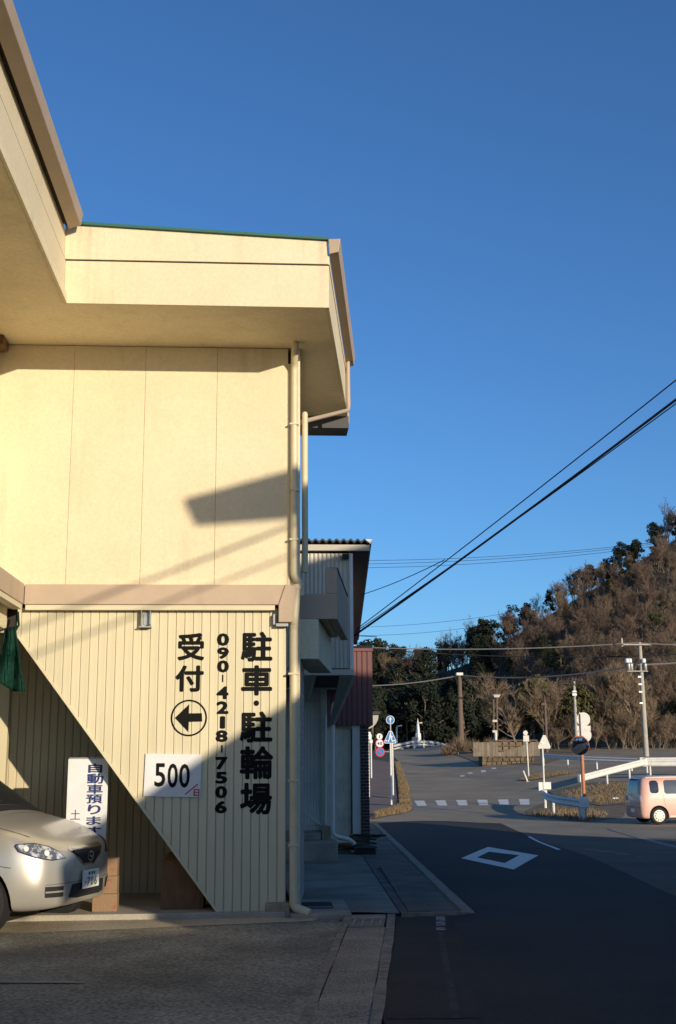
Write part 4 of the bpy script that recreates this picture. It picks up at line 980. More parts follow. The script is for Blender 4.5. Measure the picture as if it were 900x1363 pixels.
# mirror
b = ground(779,1092); mr = thing('traffic_mirror', 'round convex traffic mirror on a faded orange post', 'mirror', b)
Ym = b.y; vpost('post','orange',mr,b.x,Ym,b.z-.1,at(778,985,Ym).z,.062,12)
c = at(771.5,993,Ym-.1); rm = 12.3*Ym/1550; nv = Vector((-.30,-.95,-.22)).normalized()
u_ = Vector((0,0,1)).cross(nv).normalized(); w_ = nv.cross(u_)
mb = MB(); nr, na = 7, 36
for i in range(nr+1):
    rr_ = rm*i/nr
    for j in range(na): mb.v.append(tuple(c+(u_*cos(2*pi*j/na)+w_*sin(2*pi*j/na))*rr_+nv*(.06*(1-(i/nr)**2))))
for i in range(nr):
    for j in range(na): mb.f.append((i*na+j,i*na+(j+1)%na,(i+1)*na+(j+1)%na,(i+1)*na+j))
mb.build('mirror_glass','mirror',mr,smooth=True)
disc('mirror_rim','orange',mr,c-nv*.055,rm*1.03,.05,nrm=nv,r_in=rm*.985)
disc('mirror_back','orange',mr,c-nv*.075,rm*1.04,.015,nrm=nv)
MB().prism([c+u_*x_*rm+w_*z_*rm+nv*.03 for x_, z_ in ((-.8,.75),(-.4,1.12),(.4,1.12),(.8,.75),(.4,1.02),(-.4,1.02))],nv*.08).build('visor','orange',mr)
tube('bracket','steel',mr,[c-nv*.08,(b.x,Ym,c.z)],.025,8)
# delineator box + second post with round sign backs
dsn = thing('round_sign_post', 'two round sign backs and a small plate on a post behind the mirror', 'sign', (at(776,1088,Ym+.35).x,Ym+.35,gz(b.x,Ym)))
xx = at(773,970,Ym+.35).x; xb2 = at(776,1088,Ym+.35).x
MB().tube([(xb2,Ym+.40,gz(xb2,Ym)-.1),(xx,Ym+.40,at(773,948,Ym+.35).z)],.018,10).build('post','post_white',dsn,smooth=True)
for px, py, dd in ((776.5,957.5,18.6),(778,978.5,19)): disc('sign_plate','sign_back',dsn,at(px,py,Ym+.42),dd/2*Ym/1550,.012)
a_, c_ = at(768,972.5,Ym+.42), at(786,966,Ym+.42); box('sign_plate','sign_back',dsn,a_.x,c_.x,Ym+.41,Ym+.425,a_.z,c_.z)
MB().box(xx-.02,xx+.02,Ym+.375,Ym+.381,at(773,985,Ym).z,at(773,950,Ym).z).build('mounting_channel','dark_plastic',dsn)
a_, c_ = at(772,1075,Ym-.15), at(783,1061,Ym-.15)
dl_ = thing('post_guard', 'white padded guard box strapped to the foot of the mirror post', 'guard', (a_.x,Ym-.2,b.z)); box('pad','rail_white',dl_,a_.x,c_.x,Ym-.26,Ym-.08,a_.z,c_.z,.03)
box('leg','rail_white',dl_,at(774,1090,Ym-.15).x,at(779,1090,Ym-.15).x,Ym-.22,Ym-.12,b.z-.02,a_.z-.002)

# street light, poles
b = ground(660,1018); sl = thing('street_light', 'twin pole street light with flat lamp above the stone wall', 'street light', b)
Yl = b.y
MB().tube([tuple(at(663.5,1017.5,Yl)),tuple(at(660.5,1013,Yl)),tuple(at(660,975,Yl))],.10,8).build('lower_pole','post_white',sl,smooth=True)
for px in (657,661.5): MB().tube([tuple(at(px+.5,980,Yl+.2)),tuple(at(px-.3,928,Yl+.2))],.07,8).build('upper_pole','pole_brown',sl,smooth=True)
a_, c_ = at(655.5,928.5,Yl), at(665,924,Yl)
MB().hexa([(a_.x+.1,Yl-.3,a_.z),(c_.x-.1,Yl-.3,a_.z),(c_.x-.1,Yl+.3,a_.z),(a_.x+.1,Yl+.3,a_.z),(a_.x,Yl-.4,c_.z-.05),(c_.x,Yl-.4,c_.z-.05),(c_.x,Yl+.4,c_.z),(a_.x,Yl+.4,c_.z)]).build('lamp','sign_back',sl)
for py in (958,972): box('clamp_box','block_wall',sl,at(656,py,Yl).x,at(662,py,Yl).x,Yl+.05,Yl+.35,at(656,py+3,Yl).z,at(656,py,Yl).z)
def upole(label, px, pyt, pyb, Y, r, m='pole_conc', lean=0):
    a = at(px,pyb,Y); t_ = at(px-lean,pyt,Y); root = thing('utility_pole', label, 'pole', (a.x,Y,gz(a.x,Y)), 'utility poles')
    MB().tube([(t_.x,Y,gz(a.x,Y)-.2),tuple(t_)],[r*1.25,r*.8],12).build('pole',m,root,smooth=True); return root, t_
up1, t1 = upole('tall brown pole rising behind the dry bush left of the street light', 611.5,897,990,108,.24,'pole_brown')
box('cap','steel',up1,t1.x-.3,t1.x+.3,107.7,108.3,t1.z-.15,t1.z+.1)
up2, t2 = upole('pale concrete utility pole with crossarms on the right in front of the hill', 851.5,855,1014,92,.17)
zA = at(847,857.5,92).z; box('crossarm','pole_conc',up2,at(826,858,92).x,t2.x+.9,91.7,91.82,zA-.10,zA); box('insulator','pole_conc',up2,at(826,858,92).x,at(826,858,92).x+.12,91.7,91.82,zA-.2,zA+.45)
zA = at(850,893,92).z; box('crossarm','pole_conc',up2,at(834,893,92).x,at(861,893,92).x,91.7,91.82,zA-.08,zA)
for px in (837,840.5,859): 
    p = at(px,893,91.8); MB().lathe([(.12,.02),(.16,.1),(.16,.55),(.10,.6)],(p.x,91.76,p.z),n=10).build('transformer_can','steel',up2,smooth=True); MB().lathe([(.05,.62),(.18,.65),(.18,.95),(.05,1.0)],(p.x-.1,91.76,p.z),n=10).build('insulator','sign_white',up2,smooth=True)
for py in (902,912,922,937): box('step_bolt','steel',up2,t2.x-.35,t2.x-.1,91.8,91.86,at(850,py,92).z,at(850,py,92).z+.12)
up3, t3 = upole('slim pale pole directly behind the round sign backs', 764,907,1010,98,.13)
box('bracket','steel',up3,t3.x-.25,t3.x+.1,97.7,97.9,t3.z-1.2,t3.z-.8)
up4, t4 = upole('slim brown pole standing just above the triangular sign', 725,926,1012,100,.11,'pole_brown')
box('bracket','pole_brown',up4,t4.x-.35,t4.x+.1,99.8,99.95,t4.z-.8,t4.z-.65)

# stone wall with board fence
wl, wr = ground(634,1018.5), ground(722,1018.5); Yw = (wl.y+wr.y)/2
sw = thing('stone_wall', 'low rubble stone wall below the pale board fence', 'wall', (wl.x,Yw,wl.z))
zt_ = at(690,1006,Yw).z; zbw = min(gz(wl.x,Yw),gz(wr.x,Yw))-.3
box('wall_core','soil',sw,wl.x,wr.x,Yw+.06,Yw+1.5,zbw,zt_-.02)
xx = wl.x; rnd = random.Random(3); zrow = zbw+.2
while zrow < zt_-.1:
    xx = wl.x-.05; h_ = rnd.uniform(.20,.28)
    if zrow+h_ > zt_: h_ = zt_-zrow
    while xx < wr.x:
        w_s = rnd.uniform(.28,.5); mb = MB()
        j = lambda: rnd.uniform(-.025,.025)
        x1_ = min(xx+w_s,wr.x+.05)
        mb.hexa([(xx+.02+j(),Yw-.03+j(),zrow+.01+j()),(x1_-.01+j(),Yw-.03+j(),zrow+.01+j()),(x1_-.01,Yw+.1,zrow+.01),(xx+.02,Yw+.1,zrow+.01),(xx+.02+j(),Yw-.03+j(),zrow+h_-.01+j()),(x1_-.01+j(),Yw-.03+j(),zrow+h_-.01+j()),(x1_-.01,Yw+.1,zrow+h_-.01),(xx+.02,Yw+.1,zrow+h_-.01)])
        mb.build('stone','stone',sw,bevel=.03); xx += w_s
    zrow += h_
bf = thing('board_fence', 'pale vertical board fence on top of the stone wall', 'fence', (at(630,1003,Yw+.4).x,Yw+.4,zt_))
Yb = Yw+.5
for i in range(26):
    px = 630+i*3.7
    if px > 716: break
    a_ = at(px,1000,Yb); c_ = at(px+3.5,1000,Yb); zl = max(gz(a_.x,Yb),zt_-.02)
    # the right part drops in a slanting line behind a darker lattice
    top = 987.5 if px < 660 or px > 712 else (987.5+15*max(0,1-(px-660)/50.0))
    if px < 660: top = 988+rnd.uniform(-.4,.4)
    zT = at(px,top,Yb).z
    if zT-zl > .12: box('board','board_fence',bf,a_.x,c_.x,Yb,Yb+.03,zl,zT)
for zf in (.3,.62,.95): box('rail','pole_brown',bf,at(660,1000,Yb).x,at(716,1000,Yb).x,Yb+.05,Yb+.09,zt_+zf*1.1,zt_+zf*1.1+.07)
for i in range(7): xx = at(661+i*9.0,1000,Yb).x; box('fence_post','pole_brown',bf,xx,xx+.08,Yb+.1,Yb+.18,zt_-.02,at(690,986,Yb).z)
box('back_panel','stone',bf,at(660,1000,Yb).x,at(715.5,1000,Yb).x,Yb+.2,Yb+.24,zt_-.02,at(690,987.5,Yb).z)
a_ = ground(820,1065)
kb = thing('low_sign_board','small white plate lying on the slope left of the pink car','sign',a_)
MB().hexa([(a_.x-.14,a_.y,a_.z-.02),(a_.x+.16,a_.y,a_.z-.02),(a_.x+.16,a_.y+.1,a_.z-.02),(a_.x-.14,a_.y+.1,a_.z-.02),(a_.x-.14,a_.y,a_.z+.10),(a_.x+.16,a_.y,a_.z+.10),(a_.x+.16,a_.y+.06,a_.z+.12),(a_.x-.14,a_.y+.06,a_.z+.12)]).build('plate','sign_white',kb)

# wires
def wire(label, a, b, sag, r, m='wire', group='overhead wires', n=24):
    a, b = Vector(a), Vector(b); pts = []
    for i in range(n+1):
        t_ = i/n; p = a.lerp(b,t_); p.z -= 4*sag*t_*(1-t_); pts.append(p)
    o = MB().tube(pts, r, 5).build('overhead_wire', m, None, smooth=True); tag(o, label, 'wire', group); return o
aimX = lambda px, py, A, B: None
E1w = us(7.4,1.9,7.55)
A1 = at(474,839,YN+.1)
def through(A, px, py, Bxy):
    """end point above Bxy such that the straight wire from A crosses the sight line (px,py)"""
    best = None
    for i in range(1,2000):
        t_ = i/2000; x_, y_ = A.x+(Bxy[0]-A.x)*t_, A.y+(Bxy[1]-A.y)*t_
        v = ray(px,py); 
        if y_ > .2 and abs(v.x/v.y-x_/y_) < .002:
            z_ = CAMZ+v.z*(y_/v.y); return Vector((Bxy[0],Bxy[1],A.z+(z_-A.z)/t_))
    return Vector((Bxy[0],Bxy[1],7.5))
for (pa, pe, r, sag, lab) in (((474,838),(900,494),.007,.10,'topmost black cable climbing from the grey house to the upper right'),
                              ((474,843),(900,511),.007,.16,'second black cable of the bundle climbing to the upper right'),
                              ((472,846),(900,515),.012,.14,'thick twisted black cable, lowest of the bundle to the upper right'),
                              ((473,841),(900,517),.006,.16,'thin slack cable hanging just under the thick twisted bundle')):
    A_ = at(*pa,YN+.1); B_ = through(A_,*pe,(E1w.x,E1w.y)); wire(lab, A_, B_, sag, r)
A_ = at(484,791,YN+1); B_ = through(A_, 900, 494, (E1w.x,E1w.y))
wire('thin cable leaving the grey house roof edge towards the bundle', at(480,792,YN+1), at(592,745,14.2), .03, .006)
for (pa, pb_, lab) in (((492,744),(846,721),'highest of the three thin distant wires reaching the hill'),((492,749),(850,722.5),'middle of the three thin distant wires reaching the hill'),((492,754),(830,728),'lowest of the three thin distant wires reaching the hill')):
    wire(lab, at(pa[0]-60,pa[1]+2,235), at(pb_[0]+40,pb_[1]-1,235), 1.2, .045)
wire('straight pale wire running to the top crossarm of the concrete pole', at(470,861,99), at(847,855.5,92), .35, .045, 'wire_lt'); wire('pale wire leaving the top crossarm to the right edge', at(847,855.5,92), at(960,858,90), .1, .05, 'wire_lt')
wire('dark wire just below the straight pale wire', at(470,861.5,100), at(950,868,93), .6, .045)
wire('thick wire sagging from the brown pole to the concrete pole', at(611.5,899,108), at(849,885,92), .55, .065, 'wire_lt'); wire('thick wire from the brown pole to the left behind the shop', at(611.5,899,108), at(440,912,112), .4, .06, 'wire_lt'); wire('thick wire from the concrete pole to the right edge', at(849,885,92), at(960,876,90), .1, .065, 'wire_lt')
wire('short wire stub beside the grey house below the cable bundle', at(470,846,YN+1.5), at(502,847.5,YN+1.5), .0, .006)
wire('faint sky wire above the straight pale wire', at(470,835,200), at(730,806,200), .8, .03); wire('faint sky wire between the pale wire and the bundle', at(470,846,200), at(700,822,200), .8, .03)

# ================================================================ CARS
def crom(p0, p1, p2, p3, t):
    return p1+((p2-p0)*t+(p0*2-p1*5+p2*4-p3)*t*t+(p1*3-p0-p2*3+p3)*t*t*t)*.5
def loft_body(name, stations, m, root, nu=6, nv=4, arches=()):
    """stations: (x, [(y,z)...]) half sections from floor centre to roof centre; mirrored across y"""
    S = [[Vector((x,y,z)) for y, z in sec] for x, sec in stations]
    def col_interp(rows, n):
        out = []
        for i in range(len(rows)-1):
            r0, r1, r2, r3 = rows[max(0,i-1)], rows[i], rows[i+1], rows[min(len(rows)-1,i+2)]
            for k in range(n): out.append([crom(a,b,c,d_,k/n) for a,b,c,d_ in zip(r0,r1,r2,r3)])
        out.append(rows[-1]); return out
    G = col_interp(S, nu)
    G2 = []
    for row in G:
        o = []
        for i in range(len(row)-1):
            a, b, c, d_ = row[max(0,i-1)], row[i], row[i+1], row[min(len(row)-1,i+2)]
            for k in range(nv): o.append(crom(a,b,c,d_,k/nv))
        o.append(row[-1]); 
        o[0] = Vector((o[0].x,0,o[0].z)); o[-1] = Vector((o[-1].x,0,o[-1].z))
        for p in o: p.y = max(0, p.y)
        G2.append(o)
    n = len(G2[0]); mb = MB()
    ring = 2*n-2
    for row in G2:
        R = [p for p in row]+[Vector((p.x,-p.y,p.z)) for p in row[-2:0:-1]]
        mb.v += [tuple(p) for p in R]
    for i in range(len(G2)-1):
        for j in range(ring): mb.f.append((i*ring+j,i*ring+(j+1)%ring,(i+1)*ring+(j+1)%ring,(i+1)*ring+j))
    mb.f.append(tuple(range(ring))); mb.f.append(tuple((len(G2)-1)*ring+j for j in range(ring))[::-1])
    o = mb.build(name, m, root, local=True)
    me = o.data; bm = bmesh.new(); bm.from_mesh(me); bmesh.ops.remove_doubles(bm, verts=bm.verts, dist=1e-5); bmesh.ops.recalc_face_normals(bm, faces=bm.faces); bm.to_mesh(me); bm.free()
    bvh = BVHTree.FromPolygons([v.co.copy() for v in me.vertices], [tuple(p.vertices) for p in me.polygons])
    cut = []
    for (ax, az, ar, ay) in arches:
        for sg in (-1,1):
            c = MB().lathe([(ar,-.32 if sg>0 else -.5),(ar,.5 if sg>0 else .32)],(ax,sg*ay,az),'y',40).build('cut','dark_plastic',root,local=True); cut.append(c)
    for c in cut:
        md = o.modifiers.new('b','BOOLEAN'); md.object = c; md.operation = 'DIFFERENCE'; md.solver = 'EXACT'
    dg = bpy.context.evaluated_depsgraph_get(); dg.update()
    me2 = bpy.data.meshes.new_from_object(o.evaluated_get(dg)); o.modifiers.clear(); o.data = me2
    for c in cut: bpy.data.objects.remove(c)
    for p in me2.polygons: p.use_smooth = True
    md = o.modifiers.new('es','EDGE_SPLIT'); md.split_angle = radians(50)
    return o, bvh
def decal(name, m, root, bvh, poly, org, ax, ay, dr, off=.004, step=.04, parent=None):
    """a thin skin laid on the body: poly in the (ax,ay) frame is pushed along dr onto the surface"""
    org, ax, ay, dr = Vector(org), Vector(ax).normalized(), Vector(ay).normalized(), Vector(dr).normalized()
    bm = bmesh.new(); bm.faces.new([bm.verts.new((x,y,0)) for x, y in poly]); bmesh.ops.triangulate(bm, faces=bm.faces[:])
    for ax_i, no in ((0,(1,0,0)),(1,(0,1,0))):
        lo = min(p[ax_i] for p in poly); hi = max(p[ax_i] for p in poly); q = lo+step
        while q < hi-.002:
            co = [0,0,0]; co[ax_i] = q
            bmesh.ops.bisect_plane(bm, geom=bm.verts[:]+bm.edges[:]+bm.faces[:], plane_co=co, plane_no=no); q += step
    miss = []
    for v in bm.verts:
        s = org+ax*v.co.x+ay*v.co.y-dr*3
        hit, nn, _, _ = bvh.ray_cast(s, dr)
        if hit is None: miss.append(v)
        else:
            if nn.dot(dr) > 0: nn = -nn
            v.co = hit+nn*off-dr*off*.3
    if miss: bmesh.ops.delete(bm, geom=miss, context='VERTS')
    me = bpy.data.meshes.new(name); bm.to_mesh(me); bm.free(); me.materials.append(M[m])
    for p in me.polygons: p.use_smooth = True
    o = bpy.data.objects.new(name, me); col.objects.link(o); o.parent = parent or root; return o
def wheel(root, x, y, r, w, style):
    sg = 1 if y > 0 else -1
    t = MB().lathe([(r*.62,-w/2),(r*.93,-w/2),(r,-w/2+.02),(r,w/2-.02),(r*.93,w/2),(r*.62,w/2)],(x,y,r),'y',36).build('wheel','rubber',root,smooth=True,local=True)
    rim = MB().lathe([(r*.66,sg*(w/2-.03)),(r*.68,sg*(w/2+.004)),(r*.60,sg*(w/2+.010)),(r*.3,sg*(w/2+.022)),(.02,sg*(w/2+.026))],(x,y,r),'y',36).build('hubcap','hub' if style == 'pink' else 'steel',root,smooth=True,local=True)
    rim.parent = t
    if style == 'pink':
        for k in range(10):
            a = 2*pi*k/10; disc('vent_hole','dark_plastic',t,(x+cos(a)*r*.5,y+sg*(w/2+.012),r+sin(a)*r*.5),r*.065,.008,n=10,nrm=(0,sg,0),local=True)
    else:
        for k in range(7):
            a = 2*pi*k/7; disc('vent_hole','dark_plastic',t,(x+cos(a)*r*.46,y+sg*(w/2+.014),r+sin(a)*r*.46),r*.085,.006,n=10,nrm=(0,sg,0),local=True)
    return t

# ---- silver hatchback, nose to the right
CA = radians(-19)
nose = at(132,1200,11.35)
carS = thing('silver_hatchback', 'silver hatchback car nosing out of the carport at the left edge', 'car', (nose.x-.17, 11.75, .07), rz=CA)
F_ = lambda ys, zs: list(zip(ys, zs))
stS = [(0.005, F_([0,.08,.20,.29,.31,.26,.19,.10,0],[.235,.235,.25,.36,.50,.60,.645,.66,.665])),
       (-.05, F_([0,.26,.43,.51,.52,.47,.38,.2,0],[.20,.20,.22,.36,.52,.65,.70,.72,.725])),
       (-.14, F_([0,.38,.575,.66,.665,.62,.50,.26,0],[.18,.18,.20,.35,.54,.695,.76,.785,.79])),
       (-.30, F_([0,.48,.69,.765,.77,.72,.58,.3,0],[.17,.17,.19,.34,.56,.745,.825,.86,.868])),
       (-.46, F_([0,.55,.755,.82,.82,.77,.62,.32,0],[.17,.17,.20,.34,.58,.80,.885,.925,.935])),
       (-.72, F_([0,.58,.775,.838,.838,.79,.66,.35,0],[.17,.17,.20,.34,.60,.85,.94,.985,1.0])),
       (-.90, F_([0,.58,.775,.84,.84,.80,.69,.37,0],[.17,.17,.20,.34,.61,.88,.985,1.035,1.05])),
       (-1.25, F_([0,.58,.775,.84,.842,.805,.66,.34,0],[.17,.17,.20,.34,.62,.91,1.20,1.275,1.29])),
       (-1.68, F_([0,.58,.775,.84,.842,.81,.60,.32,0],[.17,.17,.20,.34,.63,.935,1.42,1.485,1.50])),
       (-2.6, F_([0,.58,.775,.84,.842,.81,.59,.32,0],[.17,.17,.20,.34,.64,.96,1.45,1.51,1.52])),
       (-3.35, F_([0,.55,.76,.825,.83,.79,.565,.3,0],[.19,.19,.22,.36,.66,1.0,1.40,1.455,1.465])),
       (-3.72, F_([0,.5,.70,.78,.79,.74,.56,.3,0],[.22,.22,.25,.38,.66,.98,1.12,1.16,1.17])),
       (-3.9, F_([0,.4,.58,.64,.65,.60,.45,.25,0],[.28,.28,.30,.42,.64,.82,.86,.87,.87]))]
bodyS, bvS = loft_body('body', stS, 'silver', carS, 7, 5, arches=[(-.70,.27,.345,.72),(-3.32,.27,.345,.72)])
for sg in (-1,1):
    a45 = Vector((-.72,sg*.69,0)).normalized(); d45 = -Vector((.69,sg*.72,0)).normalized()
    fr = ((0,0,0), a45, (0,0,1), d45)
    rim = decal('headlamp_housing','dark_plastic',carS,bvS,[(.29,.622),(.44,.612),(.60,.640),(.755,.700),(.785,.748),(.77,.768),(.60,.772),(.46,.736),(.36,.680)],*fr,off=.003,step=.03)
    decal('headlamp','lens',carS,bvS,[(.31,.628),(.44,.620),(.59,.648),(.74,.706),(.77,.746),(.76,.758),(.60,.762),(.47,.727),(.37,.676)],*fr,off=.009,step=.025)
    for (hx_, hz_, rr_) in ((.68,.722,.022),(.50,.680,.024)):
        decal('reflector','hub',carS,bvS,[(hx_+cos(2*pi*k/14)*rr_, hz_+sin(2*pi*k/14)*rr_) for k in range(14)],*fr,off=.012,step=.03,parent=rim)
    fs = decal('fog_slot','dark_plastic',carS,bvS,[(.31,.285),(.50,.292),(.505,.388),(.31,.380)],*fr,off=.004)
    decal('fog_bar','silver',carS,bvS,[(.29,.328),(.505,.335),(.505,.350),(.29,.344)],*fr,off=.016,parent=fs)
ff = ((0,0,0),(0,1,0),(0,0,1),(-1,0,0))
gs = decal('grille_surround','chrome',carS,bvS,[(-.34,.690),(-.31,.720),(.31,.720),(.34,.690),(.10,.535),(-.10,.535)],*ff,off=.004)
gr_ = decal('grille','dark_plastic',carS,bvS,[(-.295,.682),(.295,.682),(.085,.552),(-.085,.552)],*ff,off=.010)
for k in range(5):
    zz_ = .562+k*.021; ww = .10+.19*(zz_-.545)/.12; decal('grille_bar','grate',carS,bvS,[(-ww,zz_),(ww,zz_),(ww,zz_+.006),(-ww,zz_+.006)],*ff,off=.014,parent=gr_)
em = [(cos(2*pi*k/20)*.062, .615+sin(2*pi*k/20)*.048) for k in range(20)]
e_ = decal('emblem','chrome',carS,bvS,em,*ff,off=.018,step=.03)
decal('emblem_centre','dark_plastic',carS,bvS,[(cos(2*pi*k/20)*.047, .615+sin(2*pi*k/20)*.034) for k in range(20)],*ff,off=.021,step=.03,parent=e_)
decal('emblem_wing','chrome',carS,bvS,[(-.045,.630),(0,.612),(.045,.630),(.02,.606),(0,.598),(-.02,.606)],*ff,off=.024,step=.03,parent=e_)
lg = decal('lower_grille','dark_plastic',carS,bvS,[(-.34,.268),(-.31,.385),(.31,.385),(.34,.268),(.22,.255),(-.22,.255)],*ff,off=.005)
decal('bumper_seam','gap',carS,bvS,[(-.62,.400),(.62,.400),(.62,.404),(-.62,.404)],*ff,off=.002)
# plate, upright in front of the bumper
plt = MB().box(.030,.040,-.165,.165,.325,.490).build('number_plate','plate',carS,bevel=.004,local=True)
for i, ch in enumerate('706'):
    glyph(ch,'plate_digit','plate_ink',plt,(.0415,-.085+i*.072,.345),(0,.052,0),(0,0,.078),.01,local=True)
glyph('・','plate_dot','plate_ink',plt,(.0415,-.125,.375),(0,.02,0),(0,0,.02),.0,local=True)
for a_, b_ in ((-.06,-.02),(0,.03),(.045,.075)): MB().box(.0401,.0415,a_,b_,.445,.472).build('plate_print','plate_ink',plt,local=True)
MB().box(-.02,.028,-.05,.05,.36,.44).build('plate_bracket','dark_plastic',carS,local=True)
# bonnet seam, windscreen, side glass
for sg in (-1,1):
    pts = [(-.30,.60),(-.43,.655),(-.72,.695),(-.86,.705)]
    decal('bonnet_seam','gap',carS,bvS,[(x_,sg*y_) for x_, y_ in pts]+[(x_,sg*(y_-.008)) for x_, y_ in pts[::-1]],(0,0,0),(1,0,0),(0,1,0),(0,0,-1),off=.002,step=.06)
    sd = ((0,0,0),(1,0,0),(0,0,1),(0,-sg,0))
    decal('front_window','glass',carS,bvS,[(-1.36,.96),(-2.35,.985),(-2.35,1.40),(-1.85,1.38)],*sd,off=.004,step=.08)
    decal('rear_window','glass',carS,bvS,[(-2.42,.985),(-3.15,1.02),(-3.1,1.30),(-2.9,1.39),(-2.42,1.40)],*sd,off=.004,step=.08)
    decal('wing_seam','gap',carS,bvS,[(-.62,.60),(-.36,.56),(-.36,.566),(-.62,.606)],*sd,off=.002,step=.06)
    decal('door_seam','gap',carS,bvS,[(-1.28,.30),(-1.28,.93),(-1.288,.93),(-1.288,.30)],*sd,off=.002,step=.06)
    decal('door_seam','gap',carS,bvS,[(-2.38,.30),(-2.38,.96),(-2.388,.96),(-2.388,.30)],*sd,off=.002,step=.06)
    for x_ in (-.70,-3.32): wheel(carS, x_, sg*.735, .295, .185, 'silver').location.z = -.05
decal('windscreen','glass',carS,bvS,[(-.955,-.66),(-.955,.66),(-1.62,.53),(-1.62,-.53)],(0,0,0),(1,0,0),(0,1,0),(0,0,-1),off=.004,step=.08)
decal('cowl','dark_plastic',carS,bvS,[(-.86,-.66),(-.86,.66),(-.95,.655),(-.95,-.655)],(0,0,0),(1,0,0),(0,1,0),(0,0,-1),off=.005,step=.08)
MB().tube([(-.93,-.45,1.055),(-1.0,.05,1.125)],.010,6).build('wiper','dark_plastic',carS,local=True)
MB().tube([(-.92,-.69,.995),(-1.36,-.665,1.275)],.012,6).build('screen_trim','dark_plastic',carS,local=True)
MB().box(-3.6,-.55,-.62,.62,.14,.30).build('underbody','dark_plastic',carS,local=True)

# ---- pink box car seen from its rear quarter
PA = radians(3.0)
pr = ground(853,1099)
carP = thing('pink_kei_car', 'small boxy pink car with white hubcaps driving to the right', 'car', (pr.x+.02, pr.y+.75, gz(pr.x,pr.y)+.02), rz=PA)
stP = [(.0, F_([0,.4,.60,.66,.66,.60,.48,.3,0],[.24,.24,.26,.40,.70,.86,.90,.91,.91])),
       (.05, F_([0,.45,.665,.71,.70,.66,.54,.32,0],[.20,.20,.22,.38,.72,.90,1.18,1.24,1.24])),
       (.16, F_([0,.48,.70,.735,.73,.70,.585,.34,0],[.18,.18,.20,.36,.72,.94,1.38,1.435,1.44])),
       (.45, F_([0,.5,.705,.74,.738,.715,.60,.35,0],[.18,.18,.20,.36,.72,.95,1.43,1.49,1.50])),
       (1.2, F_([0,.5,.705,.74,.74,.72,.61,.35,0],[.18,.18,.20,.36,.72,.94,1.445,1.505,1.515])),
       (1.9, F_([0,.5,.705,.74,.74,.72,.60,.35,0],[.18,.18,.20,.36,.72,.92,1.41,1.475,1.485])),
       (2.25, F_([0,.5,.705,.74,.74,.715,.63,.35,0],[.18,.18,.20,.36,.71,.90,1.18,1.24,1.25])),
       (2.55, F_([0,.5,.70,.735,.735,.70,.62,.35,0],[.18,.18,.20,.36,.70,.86,.95,.99,1.0])),
       (3.05, F_([0,.48,.69,.725,.72,.68,.58,.33,0],[.18,.18,.20,.36,.66,.80,.88,.91,.92])),
       (3.32, F_([0,.42,.62,.67,.66,.62,.52,.3,0],[.20,.20,.22,.36,.60,.74,.80,.82,.82])),
       (3.40, F_([0,.3,.5,.56,.56,.52,.42,.25,0],[.26,.26,.28,.40,.58,.68,.72,.73,.73]))]
bodyP, bvP = loft_body('body', stP, 'pink', carP, 6, 4, arches=[(.58,.27,.32,.63),(2.78,.27,.32,.63)])
for sg in (-1,1):
    sd = ((0,0,0),(1,0,0),(0,0,1),(0,-sg,0))
    rw = lambda a, b, c, e, q=.06: [(a+q*.6,c),(b-q,c),(b-q*.3,c+q*.3),(b,c+q),(b,e-q),(b-q*.4,e-q*.2),(b-q,e),(a+q,e),(a+q*.2,e-q*.3),(a,e-q),(a,c+q*.6)]
    decal('quarter_window','glass',carP,bvP,rw(.33,.62,.965,1.36,.09),*sd,off=.004,step=.05)
    decal('rear_door_window','glass_side',carP,bvP,rw(.80,1.52,.945,1.37,.08),*sd,off=.004,step=.06)
    decal('front_door_window','glass_side',carP,bvP,[(1.60,.945),(2.38,.935),(2.05,1.34),(1.96,1.365),(1.60,1.37)],*sd,off=.004,step=.06)
    decal('door_handle','chrome',carP,bvP,[(.86,.855),(1.0,.855),(1.0,.88),(.86,.88)],*sd,off=.02)
    decal('door_seam','gap',carP,bvP,[(1.555,.30),(1.563,.30),(1.563,.93),(1.555,.93)],*sd,off=.002)
    decal('door_seam','gap',carP,bvP,[(.80,.55),(.808,.55),(.75,.93),(.742,.93)],*sd,off=.002)
    decal('sill_trim','hub',carP,bvP,[(.92,.235),(2.45,.235),(2.45,.275),(.92,.275)],*sd,off=.01,step=.1)
    decal('roof_rail','hub',carP,bvP,[(.25,1.425),(2.0,1.445),(2.0,1.475),(.25,1.455)],*sd,off=.02,step=.1)
    d_ = -Vector((-.75,sg*.66,0)).normalized(); a_ = Vector((.66,sg*.75,0)).normalized()
    decal('tail_lamp','tail_red',carP,bvP,[(.44,.70),(.545,.70),(.545,.90),(.44,.90)],(0,0,0),a_,(0,0,1),d_,off=.008,step=.03)
    for x_ in (.58,2.78): wheel(carP, x_, sg*.645, .27, .155, 'pink')
rf = ((0,0,0),(0,1,0),(0,0,1),(1,0,0))
decal('rear_window','glass',carP,bvP,[(-.56,.94),(.56,.94),(.50,1.36),(.40,1.40),(-.40,1.40),(-.50,1.36)],*rf,off=.004,step=.06)
decal('bumper_seam','gap',carP,bvP,[(-.66,.52),(.66,.52),(.66,.528),(-.66,.528)],*rf,off=.002)
decal('number_plate','plate',carP,bvP,[(-.17,.36),(.17,.36),(.17,.48),(-.17,.48)],*rf,off=.012)
decal('windscreen','glass',carP,bvP,[(2.02,-.56),(2.02,.56),(2.46,.60),(2.46,-.60)],(0,0,0),(1,0,0),(0,1,0),(0,0,-1),off=.004,step=.08)
MB().box(.3,3.1,-.55,.55,.15,.3).build('underbody','dark_plastic',carP,local=True)
MB().tube([(-.0,.05,.93),(.08,.30,1.05)],.012,6).build('rear_wiper','dark_plastic',carP,local=True)
